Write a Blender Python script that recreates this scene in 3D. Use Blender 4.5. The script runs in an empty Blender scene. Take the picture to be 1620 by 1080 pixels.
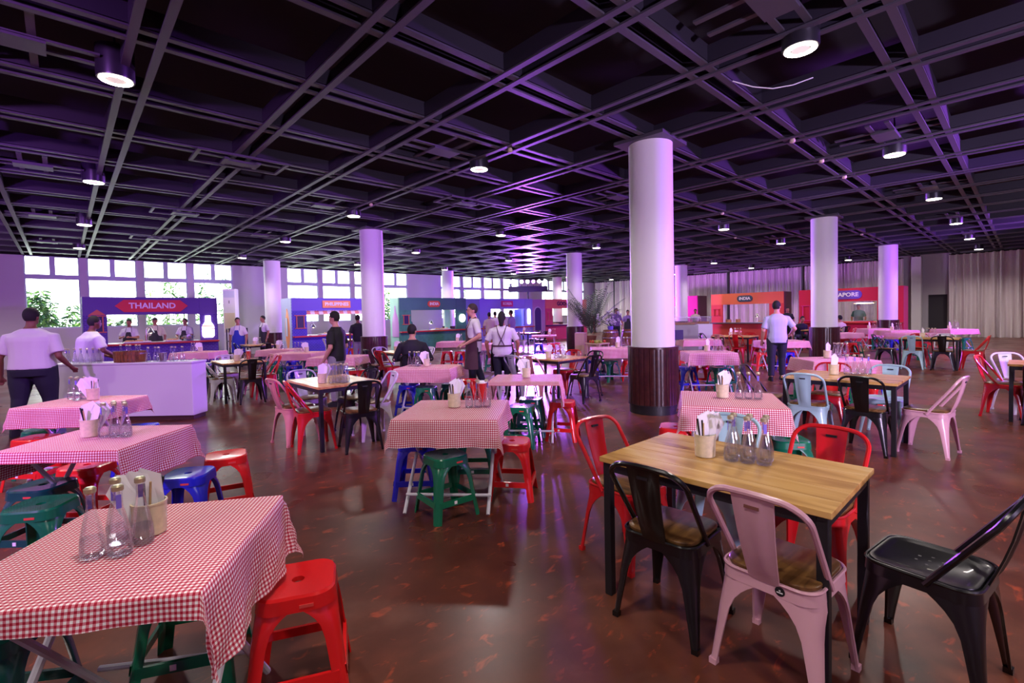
import bpy, math, random
from mathutils import Vector, Matrix, Euler
random.seed(7)
PI = math.pi
SC = bpy.context.scene
COL = SC.collection

# ------------------------------------------------------------------ camera
FPX, YAW, PITCH, ROLL, SY, CH = 761.2, 0.82008, -0.02967, -0.02162, -18.76, 1.5
def make_camera():
    f = Vector((math.cos(YAW), math.sin(YAW), 0)); r = Vector((math.sin(YAW), -math.cos(YAW), 0)); u = Vector((0, 0, 1))
    f2 = f * math.cos(PITCH) + u * math.sin(PITCH); u2 = u * math.cos(PITCH) - f * math.sin(PITCH)
    r3 = r * math.cos(ROLL) + u2 * math.sin(ROLL); u3 = u2 * math.cos(ROLL) - r * math.sin(ROLL)
    cam = bpy.data.cameras.new('camera'); o = bpy.data.objects.new('camera', cam); COL.objects.link(o)
    m = Matrix((r3, u3, -f2)).transposed().to_4x4(); m.translation = (0, 0, CH)
    o.matrix_world = m
    cam.sensor_width = 36; cam.lens = FPX / 1620 * 36
    cam.shift_y = SY / 1620          # picture centre lies a little off the optical axis
    cam.clip_start = 0.05; cam.clip_end = 300
    SC.camera = o
make_camera()
vs = SC.view_settings
vs.view_transform = 'Standard'; vs.look = 'None'; vs.gamma = 1.0; vs.use_curve_mapping = False
vs.exposure = 0.75
cy = SC.cycles
cy.max_bounces = 7; cy.diffuse_bounces = 3; cy.glossy_bounces = 4; cy.transmission_bounces = 6; cy.transparent_max_bounces = 16
cy.sample_clamp_indirect = 6.0; cy.caustics_reflective = False; cy.caustics_refractive = False

# ------------------------------------------------------------------ sky and lights
w = bpy.data.worlds.new('sky'); SC.world = w; w.use_nodes = True
bg = w.node_tree.nodes['Background']; bg.inputs[0].default_value = (0.93, 1.0, 0.97, 1); bg.inputs[1].default_value = 8.0
CEIL = 4.0
LX = [-4.1, 0.47, 5.08, 9.7, 14.4, 19.25, 24.1, 28.9]
LY = [-3.2, 1.45, 6.15, 10.8, 15.55, 20.4]
def lamp(name, kind, loc, col, power, **kw):
    l = bpy.data.lights.new(name, kind); l.color = col; l.energy = power
    for k, v in kw.items():
        if k != 'aim': setattr(l, k, v)
    o = bpy.data.objects.new(name, l); COL.objects.link(o); o.location = loc
    if 'aim' in kw:
        d = Vector(kw['aim']) - Vector(loc); o.rotation_euler = d.to_track_quat('-Z', 'Y').to_euler()
    return o
PUR = (0.42, 0.10, 1.0); VIO = (0.62, 0.16, 1.0)
for i, x in enumerate(LX):
    for j, y in enumerate(LY):
        o = lamp('downlight_lamp', 'SPOT', (x, y, CEIL - 0.11), (1.0, 0.88, 0.84), 215, spot_size=2.6, spot_blend=0.7, shadow_soft_size=0.14)
# violet wash lights of the hall, no fixtures built; some are added fill
def wash(loc, col, power, aim, size=1.5): lamp('wash_fill_lamp', 'SPOT', loc, col, power, spot_size=size, spot_blend=0.75, shadow_soft_size=0.2, aim=aim)
wash((-3.4, 2.2, 3.3), (0.60, 0.20, 1.0), 900, (0.6, 9.0, 0.9), 1.6)
wash((-4.5, 12.0, 3.0), (0.70, 0.34, 1.0), 450, (0.5, 24.0, 2.2), 1.7)
wash((11.5, -2.8, 3.2), PUR, 2600, (6.5, 11.5, 2.6), 1.7)
wash((20.8, -2.4, 3.2), PUR, 1900, (21.0, 4.5, 2.4), 1.9)
wash((1.5, -5.0, 1.6), (0.80, 0.60, 1.0), 1500, (7.0, 4.2, 3.3), 1.2)  # added front light that brightens the first column's upper shaft
wash((4.0, -5.5, 1.6), (0.80, 0.66, 1.0), 1500, (17.0, 4.0, 3.2), 0.9)  # unseen lamp added to lift the second column
wash((22.0, 17.0, 1.8), VIO, 1500, (31.0, 9.0, 3.0), 1.8)  # added to brighten the drapes, no fixture stands here
wash((-4.2, 8.0, 1.6), PUR, 900, (0.5, 13.0, 4.2), 1.3)
wash((9.0, 15.5, 3.6), (0.80, 0.60, 1.0), 350, (9.5, 24.0, 2.2), 2.2)  # added fill above the aisle for the stall row
TRUSS = (21.1, 21.1)

# ------------------------------------------------------------------ materials
def lin(h):
    h = h.lstrip('#'); c = [int(h[i:i + 2], 16) / 255 for i in (0, 2, 4)]
    return tuple(x / 12.92 if x <= 0.04045 else ((x + 0.055) / 1.055) ** 2.4 for x in c) + (1,)
MATS = {}
def mat(name, col, rough=0.5, metal=0.0, spec=0.5, emit=None, est=0, coat=0.0, var=0.0, vscale=8.0, bump=0.0):
    if name in MATS: return MATS[name]
    m = bpy.data.materials.new(name); m.use_nodes = True; MATS[name] = m
    nt = m.node_tree; b = nt.nodes['Principled BSDF']
    c = lin(col) if isinstance(col, str) else col
    b.inputs['Base Color'].default_value = c
    b.inputs['Roughness'].default_value = rough; b.inputs['Metallic'].default_value = metal
    b.inputs['Specular IOR Level'].default_value = spec; b.inputs['Coat Weight'].default_value = coat
    if emit:
        b.inputs['Emission Color'].default_value = lin(emit); b.inputs['Emission Strength'].default_value = est
    if var or bump:
        tc = nt.nodes.new('ShaderNodeTexCoord'); n = nt.nodes.new('ShaderNodeTexNoise')
        n.inputs['Scale'].default_value = vscale; n.inputs['Detail'].default_value = 4
        nt.links.new(tc.outputs['Object'], n.inputs['Vector'])
        if var:
            mx = nt.nodes.new('ShaderNodeMix'); mx.data_type = 'RGBA'
            mx.inputs[6].default_value = tuple(x * (1 - var) for x in c[:3]) + (1,); mx.inputs[7].default_value = tuple(min(1, x * (1 + var)) for x in c[:3]) + (1,)
            nt.links.new(n.outputs['Fac'], mx.inputs[0]); nt.links.new(mx.outputs[2], b.inputs['Base Color'])
        if bump:
            bp = nt.nodes.new('ShaderNodeBump'); bp.inputs['Strength'].default_value = bump; bp.inputs['Distance'].default_value = 0.01
            nt.links.new(n.outputs['Fac'], bp.inputs['Height']); nt.links.new(bp.outputs['Normal'], b.inputs['Normal'])
    return m
def nodes_of(name):
    m = bpy.data.materials.new(name); m.use_nodes = True; MATS[name] = m
    nt = m.node_tree
    return m, nt, nt.nodes['Principled BSDF'], nt.nodes.new, nt.links.new

def ramp(new, stops):
    r = new('ShaderNodeValToRGB'); e = r.color_ramp.elements
    e[0].position, e[0].color = stops[0][0], stops[0][1]; e[1].position, e[1].color = stops[-1][0], stops[-1][1]
    for p, c in stops[1:-1]:
        k = e.new(p); k.color = c
    return r

def floor_material():
    m, nt, b, new, link = nodes_of('polished_stained_concrete')
    tc = new('ShaderNodeTexCoord')
    def noise(s, d, ro=0.6, dist=0.0, vec=None):
        n = new('ShaderNodeTexNoise'); n.inputs['Scale'].default_value = s; n.inputs['Detail'].default_value = d
        n.inputs['Roughness'].default_value = ro; n.inputs['Distortion'].default_value = dist
        link(vec or tc.outputs['Object'], n.inputs['Vector']); return n
    def mix(fac, c0, c1, kind='MIX'):
        x = new('ShaderNodeMix'); x.data_type = 'RGBA'; x.blend_type = kind
        for sock, c in ((x.inputs[6], c0), (x.inputs[7], c1)):
            if isinstance(c, tuple): sock.default_value = c
            else: link(c, sock)
        if isinstance(fac, float): x.inputs[0].default_value = fac
        else: link(fac, x.inputs[0])
        return x.outputs[2]
    a = noise(0.55, 5, 0.6, 0.5); r = ramp(new, [(0.32, lin('#42201a')), (0.5, lin('#5a2f22')), (0.70, lin('#704331'))]); link(a.outputs['Fac'], r.inputs[0])
    f = noise(3.2, 6, 0.6, 0.2); rf = ramp(new, [(0.25, (0.7, 0.7, 0.7, 1)), (0.5, (1, 1, 1, 1)), (0.72, (1.45, 1.38, 1.32, 1))]); link(f.outputs['Fac'], rf.inputs[0])
    col = mix(1.0, r.outputs[0], rf.outputs[0], 'MULTIPLY')
    mp = new('ShaderNodeMapping'); mp.inputs['Rotation'].default_value = (0, 0, 0.6); mp.inputs['Scale'].default_value = (1, 1.9, 1); link(tc.outputs['Object'], mp.inputs['Vector'])
    o = noise(7.0, 3, 0.6, 0.6, mp.outputs[0]); ro = ramp(new, [(0.60, (0, 0, 0, 1)), (0.72, (0.8, 0.8, 0.8, 1))]); link(o.outputs['Fac'], ro.inputs[0])
    col = mix(ro.outputs[0], col, lin('#a8492a'))
    g = noise(1.4, 5, 0.55, 0.4); rg = ramp(new, [(0.60, (0, 0, 0, 1)), (0.78, (0.45, 0.45, 0.45, 1))]); link(g.outputs['Fac'], rg.inputs[0])
    col = mix(rg.outputs[0], col, lin('#86665a')); link(col, b.inputs['Base Color'])
    q = noise(1.2, 2); r4 = ramp(new, [(0.3, (0.25,) * 3 + (1,)), (0.75, (0.42,) * 3 + (1,))]); link(q.outputs['Fac'], r4.inputs[0]); link(r4.outputs[0], b.inputs['Roughness'])
    b.inputs['Specular IOR Level'].default_value = 0.36
    return m

def gingham_material():
    m, nt, b, new, link = nodes_of('red_gingham_cloth')
    uv = new('ShaderNodeUVMap'); sp = new('ShaderNodeSeparateXYZ'); link(uv.outputs[0], sp.inputs[0])
    outs = []
    for k in (0, 1):
        d = new('ShaderNodeMath'); d.operation = 'DIVIDE'; d.inputs[1].default_value = 0.0155; link(sp.outputs[k], d.inputs[0])
        fr = new('ShaderNodeMath'); fr.operation = 'FRACT'; link(d.outputs[0], fr.inputs[0])
        g = new('ShaderNodeMath'); g.operation = 'GREATER_THAN'; g.inputs[1].default_value = 0.5; link(fr.outputs[0], g.inputs[0]); outs.append(g)
    ad = new('ShaderNodeMath'); ad.operation = 'ADD'; link(outs[0].outputs[0], ad.inputs[0]); link(outs[1].outputs[0], ad.inputs[1])
    hf = new('ShaderNodeMath'); hf.operation = 'MULTIPLY'; hf.inputs[1].default_value = 0.5; link(ad.outputs[0], hf.inputs[0])
    r = ramp(new, [(0.2, lin('#faf4f5')), (0.5, lin('#d8808e')), (0.8, lin('#b01a38'))]); r.color_ramp.interpolation = 'CONSTANT'
    r.color_ramp.elements[0].position = 0.0; r.color_ramp.elements[1].position = 0.25; r.color_ramp.elements[2].position = 0.75
    link(hf.outputs[0], r.inputs[0]); link(r.outputs[0], b.inputs['Base Color'])
    b.inputs['Roughness'].default_value = 0.75; b.inputs['Specular IOR Level'].default_value = 0.25
    n = new('ShaderNodeTexNoise'); n.inputs['Scale'].default_value = 6; link(uv.outputs[0], n.inputs['Vector'])
    bp = new('ShaderNodeBump'); bp.inputs['Strength'].default_value = 0.25; bp.inputs['Distance'].default_value = 0.02
    link(n.outputs['Fac'], bp.inputs['Height']); link(bp.outputs['Normal'], b.inputs['Normal'])
    return m

def wood_material(name, c1, c2, c3, rough=0.35, sx=2.0, sy=22.0):
    m, nt, b, new, link = nodes_of(name)
    tc = new('ShaderNodeTexCoord'); oi = new('ShaderNodeObjectInfo'); mp = new('ShaderNodeMapping')
    mp.inputs['Scale'].default_value = (sy, sx, sy)
    va = new('ShaderNodeVectorMath'); va.operation = 'ADD'; link(tc.outputs['Object'], va.inputs[0]); link(oi.outputs['Random'], va.inputs[1])
    link(va.outputs[0], mp.inputs['Vector'])
    n = new('ShaderNodeTexNoise'); n.inputs['Scale'].default_value = 1.0; n.inputs['Detail'].default_value = 6; n.inputs['Distortion'].default_value = 0.7
    link(mp.outputs[0], n.inputs['Vector'])
    r = ramp(new, [(0.28, lin(c1)), (0.5, lin(c2)), (0.75, lin(c3))]); link(n.outputs['Fac'], r.inputs[0])
    n2 = new('ShaderNodeTexNoise'); n2.inputs['Scale'].default_value = 7.0; n2.inputs['Detail'].default_value = 2; link(va.outputs[0], n2.inputs['Vector'])
    r2 = ramp(new, [(0.72, (0, 0, 0, 1)), (0.80, (1, 1, 1, 1))]); link(n2.outputs['Fac'], r2.inputs[0])
    mx = new('ShaderNodeMix'); mx.data_type = 'RGBA'; mx.inputs[7].default_value = lin(c1); link(r2.outputs[0], mx.inputs[0]); link(r.outputs[0], mx.inputs[6])
    link(mx.outputs[2], b.inputs['Base Color']); b.inputs['Roughness'].default_value = rough
    return m

def glass_material(name, tint, gloss=0.12, rough=0.03):
    m = bpy.data.materials.new(name); m.use_nodes = True; MATS[name] = m
    nt = m.node_tree; nt.nodes.remove(nt.nodes['Principled BSDF']); new, link = nt.nodes.new, nt.links.new
    t = new('ShaderNodeBsdfTransparent'); t.inputs[0].default_value = tint
    g = new('ShaderNodeBsdfGlossy'); g.inputs['Roughness'].default_value = rough; g.inputs[0].default_value = (1, 1, 1, 1)
    lw = new('ShaderNodeLayerWeight'); lw.inputs[0].default_value = 0.35
    ma = new('ShaderNodeMath'); ma.operation = 'MULTIPLY_ADD'; ma.inputs[1].default_value = 0.4; ma.inputs[2].default_value = gloss; link(lw.outputs['Fresnel'], ma.inputs[0])
    mx = new('ShaderNodeMixShader'); link(ma.outputs[0], mx.inputs[0]); link(t.outputs[0], mx.inputs[1]); link(g.outputs[0], mx.inputs[2])
    link(mx.outputs[0], nt.nodes['Material Output'].inputs[0])
    return m

def brick_print_material(name, base, line):
    m, nt, b, new, link = nodes_of(name)
    uv = new('ShaderNodeTexCoord'); mp = new('ShaderNodeMapping'); mp.inputs['Rotation'].default_value = (PI / 2, 0, 0)
    link(uv.outputs['Object'], mp.inputs['Vector'])
    k = new('ShaderNodeTexBrick'); k.inputs['Scale'].default_value = 4.5; k.inputs['Mortar Size'].default_value = 0.025
    k.inputs['Color1'].default_value = lin(base); k.inputs['Color2'].default_value = tuple(x * 0.8 for x in lin(base)[:3]) + (1,); k.inputs['Mortar'].default_value = lin(line)
    link(mp.outputs[0], k.inputs['Vector']); link(k.outputs['Color'], b.inputs['Base Color']); b.inputs['Roughness'].default_value = 0.6
    return m

M_FLOOR = floor_material(); M_GING = gingham_material()
M_PINE = wood_material('pine_tabletop', '#96642f', '#d4a65c', '#e8c486', 0.25, 1.6, 9.0)
M_SEATWOOD = wood_material('brown_seat_wood', '#3a2412', '#6b4a28', '#8a6538', 0.32, 3.0, 26.0)
M_DARKWOOD = wood_material('dark_veneer', '#2a1012', '#3d1a1a', '#4a2422', 0.28, 12.0, 12.0)
M_BARREL = wood_material('barrel_wood', '#4a2414', '#7a4426', '#9a6038', 0.5, 8.0, 8.0)
M_GLASS = glass_material('bottle_glass', (0.965, 0.975, 0.99, 1), 0.09)
M_WINGLASS = glass_material('window_glass', (0.97, 0.99, 0.99, 1), 0.02)
mat('wall_white', '#cfccd0', 0.8, var=0.03, vscale=1.0); mat('column_white', '#e6e2e6', 0.55, var=0.02, vscale=2.0)
mat('ceiling_black', '#19171e', 0.9); mat('beam_grey', '#47444d', 0.5, metal=0.0)
mat('black_metal', '#121113', 0.32, coat=0.3); mat('black_frame', '#17161a', 0.45)
mat('lamp_shell', '#3a3840', 0.35, metal=0.6); mat('lamp_glow', '#ffffff', emit='#fff0dc', est=14); mat('lamp_ring', '#fff4e6', emit='#fff2e0', est=0.35)
mat('white_metal', '#e6e4e8', 0.4); mat('cup_cream', '#d8cba8', 0.6, var=0.25, vscale=40); mat('napkin', '#f4f0f2', 0.8); mat('stick_wood', '#c8a878', 0.6)
mat('steel', '#b8b8c0', 0.25, metal=0.9); mat('cap_gold', '#d8cfa8', 0.3, metal=0.7); mat('neck_violet', '#7a68d8', 0.5); mat('water_tint', '#8c88d0', 0.3)
CHAIRC = {'black': '#0a0a0b', 'pink': '#d9a6b4', 'red': '#c8161c', 'blue': '#a9cdd2', 'white': '#d8d4da', 'rose': '#d48f86', 'grey': '#a9adb8'}
for k, v in CHAIRC.items(): mat('chair_' + k, v, 0.28, coat=0.35, var=0.03, vscale=12)
STOOLC = {'green': '#0c6a4a', 'red': '#dc1c1e', 'blue': '#2024b8', 'teal': '#0c4a44', 'navy': '#14164a'}
for k, v in STOOLC.items(): mat('stool_' + k, v, 0.24, coat=0.2)

# ------------------------------------------------------------------ mesh building
class MB:
    def __init__(s): s.v = []; s.f = []; s.uv = None
    def add(s, vs, fs):
        o = len(s.v); s.v += [tuple(p) for p in vs]; s.f += [tuple(i + o for i in q) for q in fs]; return s
    def box(s, c, size, rz=0.0, rot=None, taper=1.0):
        x, y, z = (d / 2 for d in size); R = rot if rot is not None else Matrix.Rotation(rz, 3, 'Z'); c = Vector(c)
        p = [R @ Vector((sx * x * (taper if sz > 0 else 1), sy * y * (taper if sz > 0 else 1), sz * z)) + c for sz in (-1, 1) for sy in (-1, 1) for sx in (-1, 1)]
        return s.add(p, [(0, 2, 3, 1), (4, 5, 7, 6), (0, 1, 5, 4), (2, 6, 7, 3), (0, 4, 6, 2), (1, 3, 7, 5)])
    def bbox(s, c, size, bev=0.006, rz=0.0):     # box with chamfered upright and top edges
        x, y, z = (d / 2 for d in size); b = min(bev, x * .9, y * .9, z * .9); R = Matrix.Rotation(rz, 3, 'Z'); c = Vector(c)
        def ring(ix, zz): return [R @ Vector(q) + c for q in ((-x + ix, -y + ix + b, zz), (-x + ix + b, -y + ix, zz), (x - ix - b, -y + ix, zz), (x - ix, -y + ix + b, zz), (x - ix, y - ix - b, zz), (x - ix - b, y - ix, zz), (-x + ix + b, y - ix, zz), (-x + ix, y - ix - b, zz))]
        return s.loft([ring(b * .6, -z), ring(0, -z + b), ring(0, z - b), ring(b * .6, z)])
    def loft(s, rings, caps=True, closed=True):
        n = len(rings[0]); vs = [p for r in rings for p in r]; fs = []
        for i in range(len(rings) - 1):
            for j in range(n if closed else n - 1):
                k = (j + 1) % n; fs.append((i * n + j, i * n + k, (i + 1) * n + k, (i + 1) * n + j))
        if caps and closed:
            fs.append(tuple(range(n - 1, -1, -1))); fs.append(tuple((len(rings) - 1) * n + j for j in range(n)))
        return s.add(vs, fs)
    def lathe(s, prof, n=16, c=(0, 0, 0), caps=True):
        c = Vector(c)
        return s.loft([[c + Vector((r * math.cos(2 * PI * j / n), r * math.sin(2 * PI * j / n), z)) for j in range(n)] for r, z in prof], caps)
    def tube(s, pts, r, n=8, caps=True, closed=False, sq=(1, 1)):
        P = [Vector(p) for p in pts]; rr = r if isinstance(r, (list, tuple)) else [r] * len(P); rings = []; up = None
        for i, p in enumerate(P):
            if closed: t = P[(i + 1) % len(P)] - P[i - 1]
            else: t = P[min(i + 1, len(P) - 1)] - P[max(i - 1, 0)]
            t.normalize()
            if up is None:
                up = Vector((0, 0, 1)) if abs(t.z) < 0.9 else Vector((1, 0, 0))
            a = t.cross(up); a.normalize(); b = a.cross(t); b.normalize(); up = b
            rings.append([p + (a * math.cos(2 * PI * j / n) * sq[0] + b * math.sin(2 * PI * j / n) * sq[1]) * rr[i] for j in range(n)])
        if closed: rings.append(rings[0])
        return s.loft(rings, caps and not closed)
    def ell(s, c, r, n=14, m=9, rot=None, keep=None):
        c = Vector(c); R = rot or Matrix.Identity(3); vs = []; fs = []
        for i in range(m + 1):
            th = PI * i / m
            for j in range(n):
                ph = 2 * PI * j / n; vs.append(R @ Vector((r[0] * math.sin(th) * math.cos(ph), r[1] * math.sin(th) * math.sin(ph), r[2] * math.cos(th))) + c)
        for i in range(m):
            for j in range(n):
                k = (j + 1) % n; q = (i * n + j, (i + 1) * n + j, (i + 1) * n + k, i * n + k)
                if keep is None or keep(sum((vs[t] - c for t in q), Vector()) / 4): fs.append(q)
        return s.add(vs, fs)
    def prism(s, poly, z0, z1):                # outline in xy, extruded in z
        return s.loft([[(x, y, z0) for x, y in poly], [(x, y, z1) for x, y in poly]])
    def mesh(s, name, m=None, smooth=False):
        me = bpy.data.meshes.new(name); me.from_pydata(s.v, [], s.f)
        if s.uv:
            l = me.uv_layers.new(name='UVMap')
            for lp in me.loops: l.data[lp.index].uv = s.uv[lp.vertex_index]
        if m: me.materials.append(MATS[m] if isinstance(m, str) else m)
        if smooth: me.shade_smooth(); me.set_sharp_from_angle(angle=0.75)
        me.update(); return me
    def build(s, name, m, parent=None, smooth=False, **kw):
        return link_mesh(name, s.mesh(name, m, smooth), parent, **kw)
def tag(o, label=None, cat=None, group=None, kind=None):
    if label: o['label'] = label
    if cat: o['category'] = cat
    if group: o['group'] = group
    if kind: o['kind'] = kind
    return o
def link_mesh(name, me, parent=None, loc=None, rz=None, **kw):
    o = bpy.data.objects.new(name, me); COL.objects.link(o); o.parent = parent
    if loc is not None: o.location = loc
    if rz is not None: o.rotation_euler = (0, 0, rz)
    return tag(o, **kw)
def empty(name, loc=(0, 0, 0), rz=0.0, **kw):
    o = bpy.data.objects.new(name, None); o.empty_display_size = 0.1; COL.objects.link(o); o.location = loc; o.rotation_euler = (0, 0, rz)
    return tag(o, **kw)
def rrect(w, d, r, n=4, cx=0, cy=0):
    out = []
    for sx, sy, a0 in ((1, 1, 0), (-1, 1, PI / 2), (-1, -1, PI), (1, -1, 1.5 * PI)):
        for i in range(n + 1):
            a = a0 + i * PI / 2 / n; out.append((cx + sx * (w / 2 - r) + r * math.cos(a), cy + sy * (d / 2 - r) + r * math.sin(a)))
    return out
def place(kit, name, loc, rz, label, cat, group=None):
    """a thing made of a kit: [(part name, mesh, local matrix or None, [(sub name, mesh)...])]"""
    r = empty(name, loc, rz, label=label, cat=cat, group=group)
    for it in kit:
        o = link_mesh(it[0], it[1], r)
        for sname, sme in (it[2] if len(it) > 2 else ()): link_mesh(sname, sme, o)
    return r
def text_mesh(txt, size, depth, m, name='lettering', bold=0.0, sx=1.0):
    cu = bpy.data.curves.new('lettering', 'FONT'); cu.body = txt; cu.size = size; cu.extrude = depth; cu.align_x = 'CENTER'; cu.align_y = 'CENTER'; cu.offset = bold; cu.resolution_u = 3
    t = bpy.data.objects.new('lettering_tmp', cu); COL.objects.link(t)
    dg = bpy.context.evaluated_depsgraph_get(); me = bpy.data.meshes.new_from_object(t.evaluated_get(dg)); bpy.data.objects.remove(t); bpy.data.curves.remove(cu)
    me.name = name; me.materials.clear(); me.materials.append(MATS[m])
    if sx != 1.0: me.transform(Matrix.Diagonal((sx, 1, 1, 1)))
    return me

# ================================================================== the hall
X0, X1, Y0, Y1 = -8.0, 31.9, -8.0, 24.2
MB().box(((X0 + X1) / 2, (Y0 + Y1) / 2, -0.05), (X1 - X0 + 0.4, Y1 - Y0 + 0.4, 0.1)).build('floor', M_FLOOR, kind='structure', label='polished reddish brown concrete floor with orange scuffs')
ceil = MB().box(((X0 + X1) / 2, (Y0 + Y1) / 2, 4.62), (X1 - X0 + 0.4, Y1 - Y0 + 0.4, 0.1)).build('ceiling', 'ceiling_black', kind='structure', label='black ceiling with an open grid of double metal bars')
GX = [6.52 - 1.47 * k for k in range(9, 0, -1)] + [6.52 + 1.5 * k for k in range(0, 17)]
GY = [3.87 - 1.48 * k for k in range(7, 0, -1)] + [3.87 + 1.5 * k for k in range(0, 14)]
def beam(length):
    b = MB()
    for s in (-1, 1):
        b.box((0, s * 0.105, 0), (length, 0.07, 0.02))
    return b
def fins(length):
    b = MB()
    for s in (-1, 1): b.box((0, s * 0.135, 0.105), (length, 0.012, 0.17))
    return b
mat('fin_dark', '#2b2833', 0.45)
fx = fins(X1 - X0).mesh('fin', 'fin_dark'); fy = fins(Y1 - Y0).mesh('fin', 'fin_dark')
bx = beam(X1 - X0).mesh('beam', 'beam_grey'); by = beam(Y1 - Y0).mesh('beam', 'beam_grey')
for y in GY:
    if y < Y1: o = link_mesh('beam', bx, ceil, loc=((X0 + X1) / 2, y, CEIL + 0.035)); link_mesh('fin', fx, o)
for x in GX: o = link_mesh('beam', by, ceil, loc=(x, (Y0 + Y1) / 2, CEIL + 0.02), rz=PI / 2); link_mesh('fin', fy, o)
# suspended vent crosses beside the downlights, and ring frames on the grid crossings
vc = MB()
for s in (-1, 1):
    vc.box((0, s * 0.11, 0), (1.2, 0.06, 0.02)); vc.box((s * 0.14, 0, 0.022), (0.06, 1.2, 0.02))
vc = vc.box((0, 0, -0.02), (0.46, 0.28, 0.03)).mesh('vent_cross', 'beam_grey')
fr = MB()
for s in (-1, 1):
    fr.box((0, s * 0.32, 0), (1.2, 0.05, 0.03)); fr.box((s * 0.6, 0, 0), (0.05, 0.69, 0.03)); fr.box((s * 0.22, 0, -0.02), (0.06, 0.34, 0.03))
fr = fr.box((0, 0, -0.02), (0.44, 0.2, 0.03)).mesh('hanging_frame', 'beam_grey')

# downlights
shell = MB().lathe([(0.15, 0.0), (0.155, 0.02), (0.155, 0.30), (0.05, 0.31)], 24).mesh('shell', 'lamp_shell', True)
lens = MB().lathe([(0.075, -0.004), (0.07, 0.004)], 20).mesh('lens', 'lamp_ring')
ring = MB()
ring.loft([[Vector((r * math.cos(2 * PI * j / 24), r * math.sin(2 * PI * j / 24), z)) for j in range(24)] for r, z in ((0.135, -0.002), (0.135, -0.006), (0.085, -0.006), (0.085, -0.002))], caps=False)
ring = ring.mesh('glowing_ring', 'lamp_glow')
wire = MB().tube([(0, 0, 0), (0, 0, 0.3)], 0.012, 6).mesh('stem', 'lamp_shell')
COLS = [(6.52 + 9.01 * i, 3.87 + 8.93 * j) for i in range(3) for j in range(3)]
def zone(x, y):
    rows = ((1.45, 'over the pine chair row'), (6.15, 'over the waitress row'), (10.8, 'over the pink cloth row'), (15.55, 'over the open aisle'), (20.4, 'over the sign stalls'))
    cols = ((0.47, 'in line with the white bar'), (5.08, 'just before the first columns'), (9.7, 'just past the first columns'), (14.4, 'just before the second columns'), (19.25, 'past the second columns'), (24.1, 'at the third columns'), (28.9, 'close to the drapes'))
    return min(rows, key=lambda r: abs(r[0] - y))[1] + ' ' + min(cols, key=lambda c: abs(c[0] - x))[1]
for x in LX[1:]:
    for y in LY[1:]:
        t = empty('ceiling_downlight', (x, y, CEIL - 0.1), label='round cylinder downlight ' + zone(x, y), cat='ceiling light', group='round ceiling downlights')
        link_mesh('shell', shell, t); link_mesh('lens', lens, t); link_mesh('glowing_ring', ring, t); o = link_mesh('stem', wire, t); o.location.z = 0.3
        if x < 25: link_mesh('vent_cross', vc, None, loc=(x - 0.72, y, CEIL + 0.05), label='crossed-bar ceiling vent ' + zone(x, y), cat='vent', group='crossed-bar ceiling vents')
for x, y in ((2.11, 8.37), (2.11, 13.0), (2.11, 17.4), (6.52, 8.37), (11.0, 8.37)):
    link_mesh('hanging_frame', fr, None, loc=(x, y, CEIL - 0.03), label='rectangular hanging bar frame ' + zone(x, y), cat='ceiling frame', group='bar frames on grid crossings')
tag(MB().tube([(5.5 + 0.15 * t, 2.24 - 0.155 * t, 4.03 - 0.10 * math.sin(PI * t / 4)) for t in range(5)], 0.006, 6).build('sagging_cable', 'white_metal'), 'thin pale cable sagging below the black ceiling bars', 'cable')
# smoke detectors
det = MB().lathe([(0.012, -0.035), (0.035, -0.025), (0.04, 0.0), (0.03, 0.03)], 14).mesh('smoke_detector', 'cup_cream', True)
for x, y in ((5.05, 5.37), (8.02, 2.4), (9.5, 2.4), (11.0, 2.4), (5.05, 9.87), (12.5, 5.37), (17.0, 6.87), (20.0, 3.87)):
    link_mesh('smoke_detector', det, None, loc=(x, y, CEIL - 0.0), label='small pale smoke detector ' + zone(x, y), cat='smoke detector', group='smoke detectors on the ceiling grid')

# walls
def wallbox(name, a, b, z0=0, z1=4.6, m='wall_white', label=None):
    c = [(a[0] + b[0]) / 2, (a[1] + b[1]) / 2, (z0 + z1) / 2]
    return MB().box(c, (max(abs(b[0] - a[0]), 0.2), max(abs(b[1] - a[1]), 0.2), z1 - z0)).build(name, m, kind='structure', label=label)
wallbox('wall_south', (X0, Y0 - 0.1), (X1, Y0 - 0.1)); wallbox('wall_west', (X0 - 0.1, Y0), (X0 - 0.1, Y1))
# curtain wall: solid with a dim doorway between the drapes
wallbox('wall_east', (X1 + 0.1, 3.42), (X1 + 0.1, Y1 + 0.2), label='pale wall behind the drapes and red stalls'); wallbox('wall_east', (X1 + 0.1, Y0), (X1 + 0.1, 2.7), label='wall behind the full height tied drape')
wallbox('wall_east', (X1 + 0.1, 2.7), (X1 + 0.1, 3.42), 2.08, 4.6, label='grey wall piece above the dim doorway')
mat('doorway_shade', '#4a484e', 0.8)  # dimness of the opening painted as a dark grey panel
MB().box((X1 + 0.23, 3.05, 1.05), (0.05, 1.0, 2.2)).build('wall_doorway_shade', 'doorway_shade', kind='structure', label='dark panel standing for the shaded space beyond the doorway')
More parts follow.
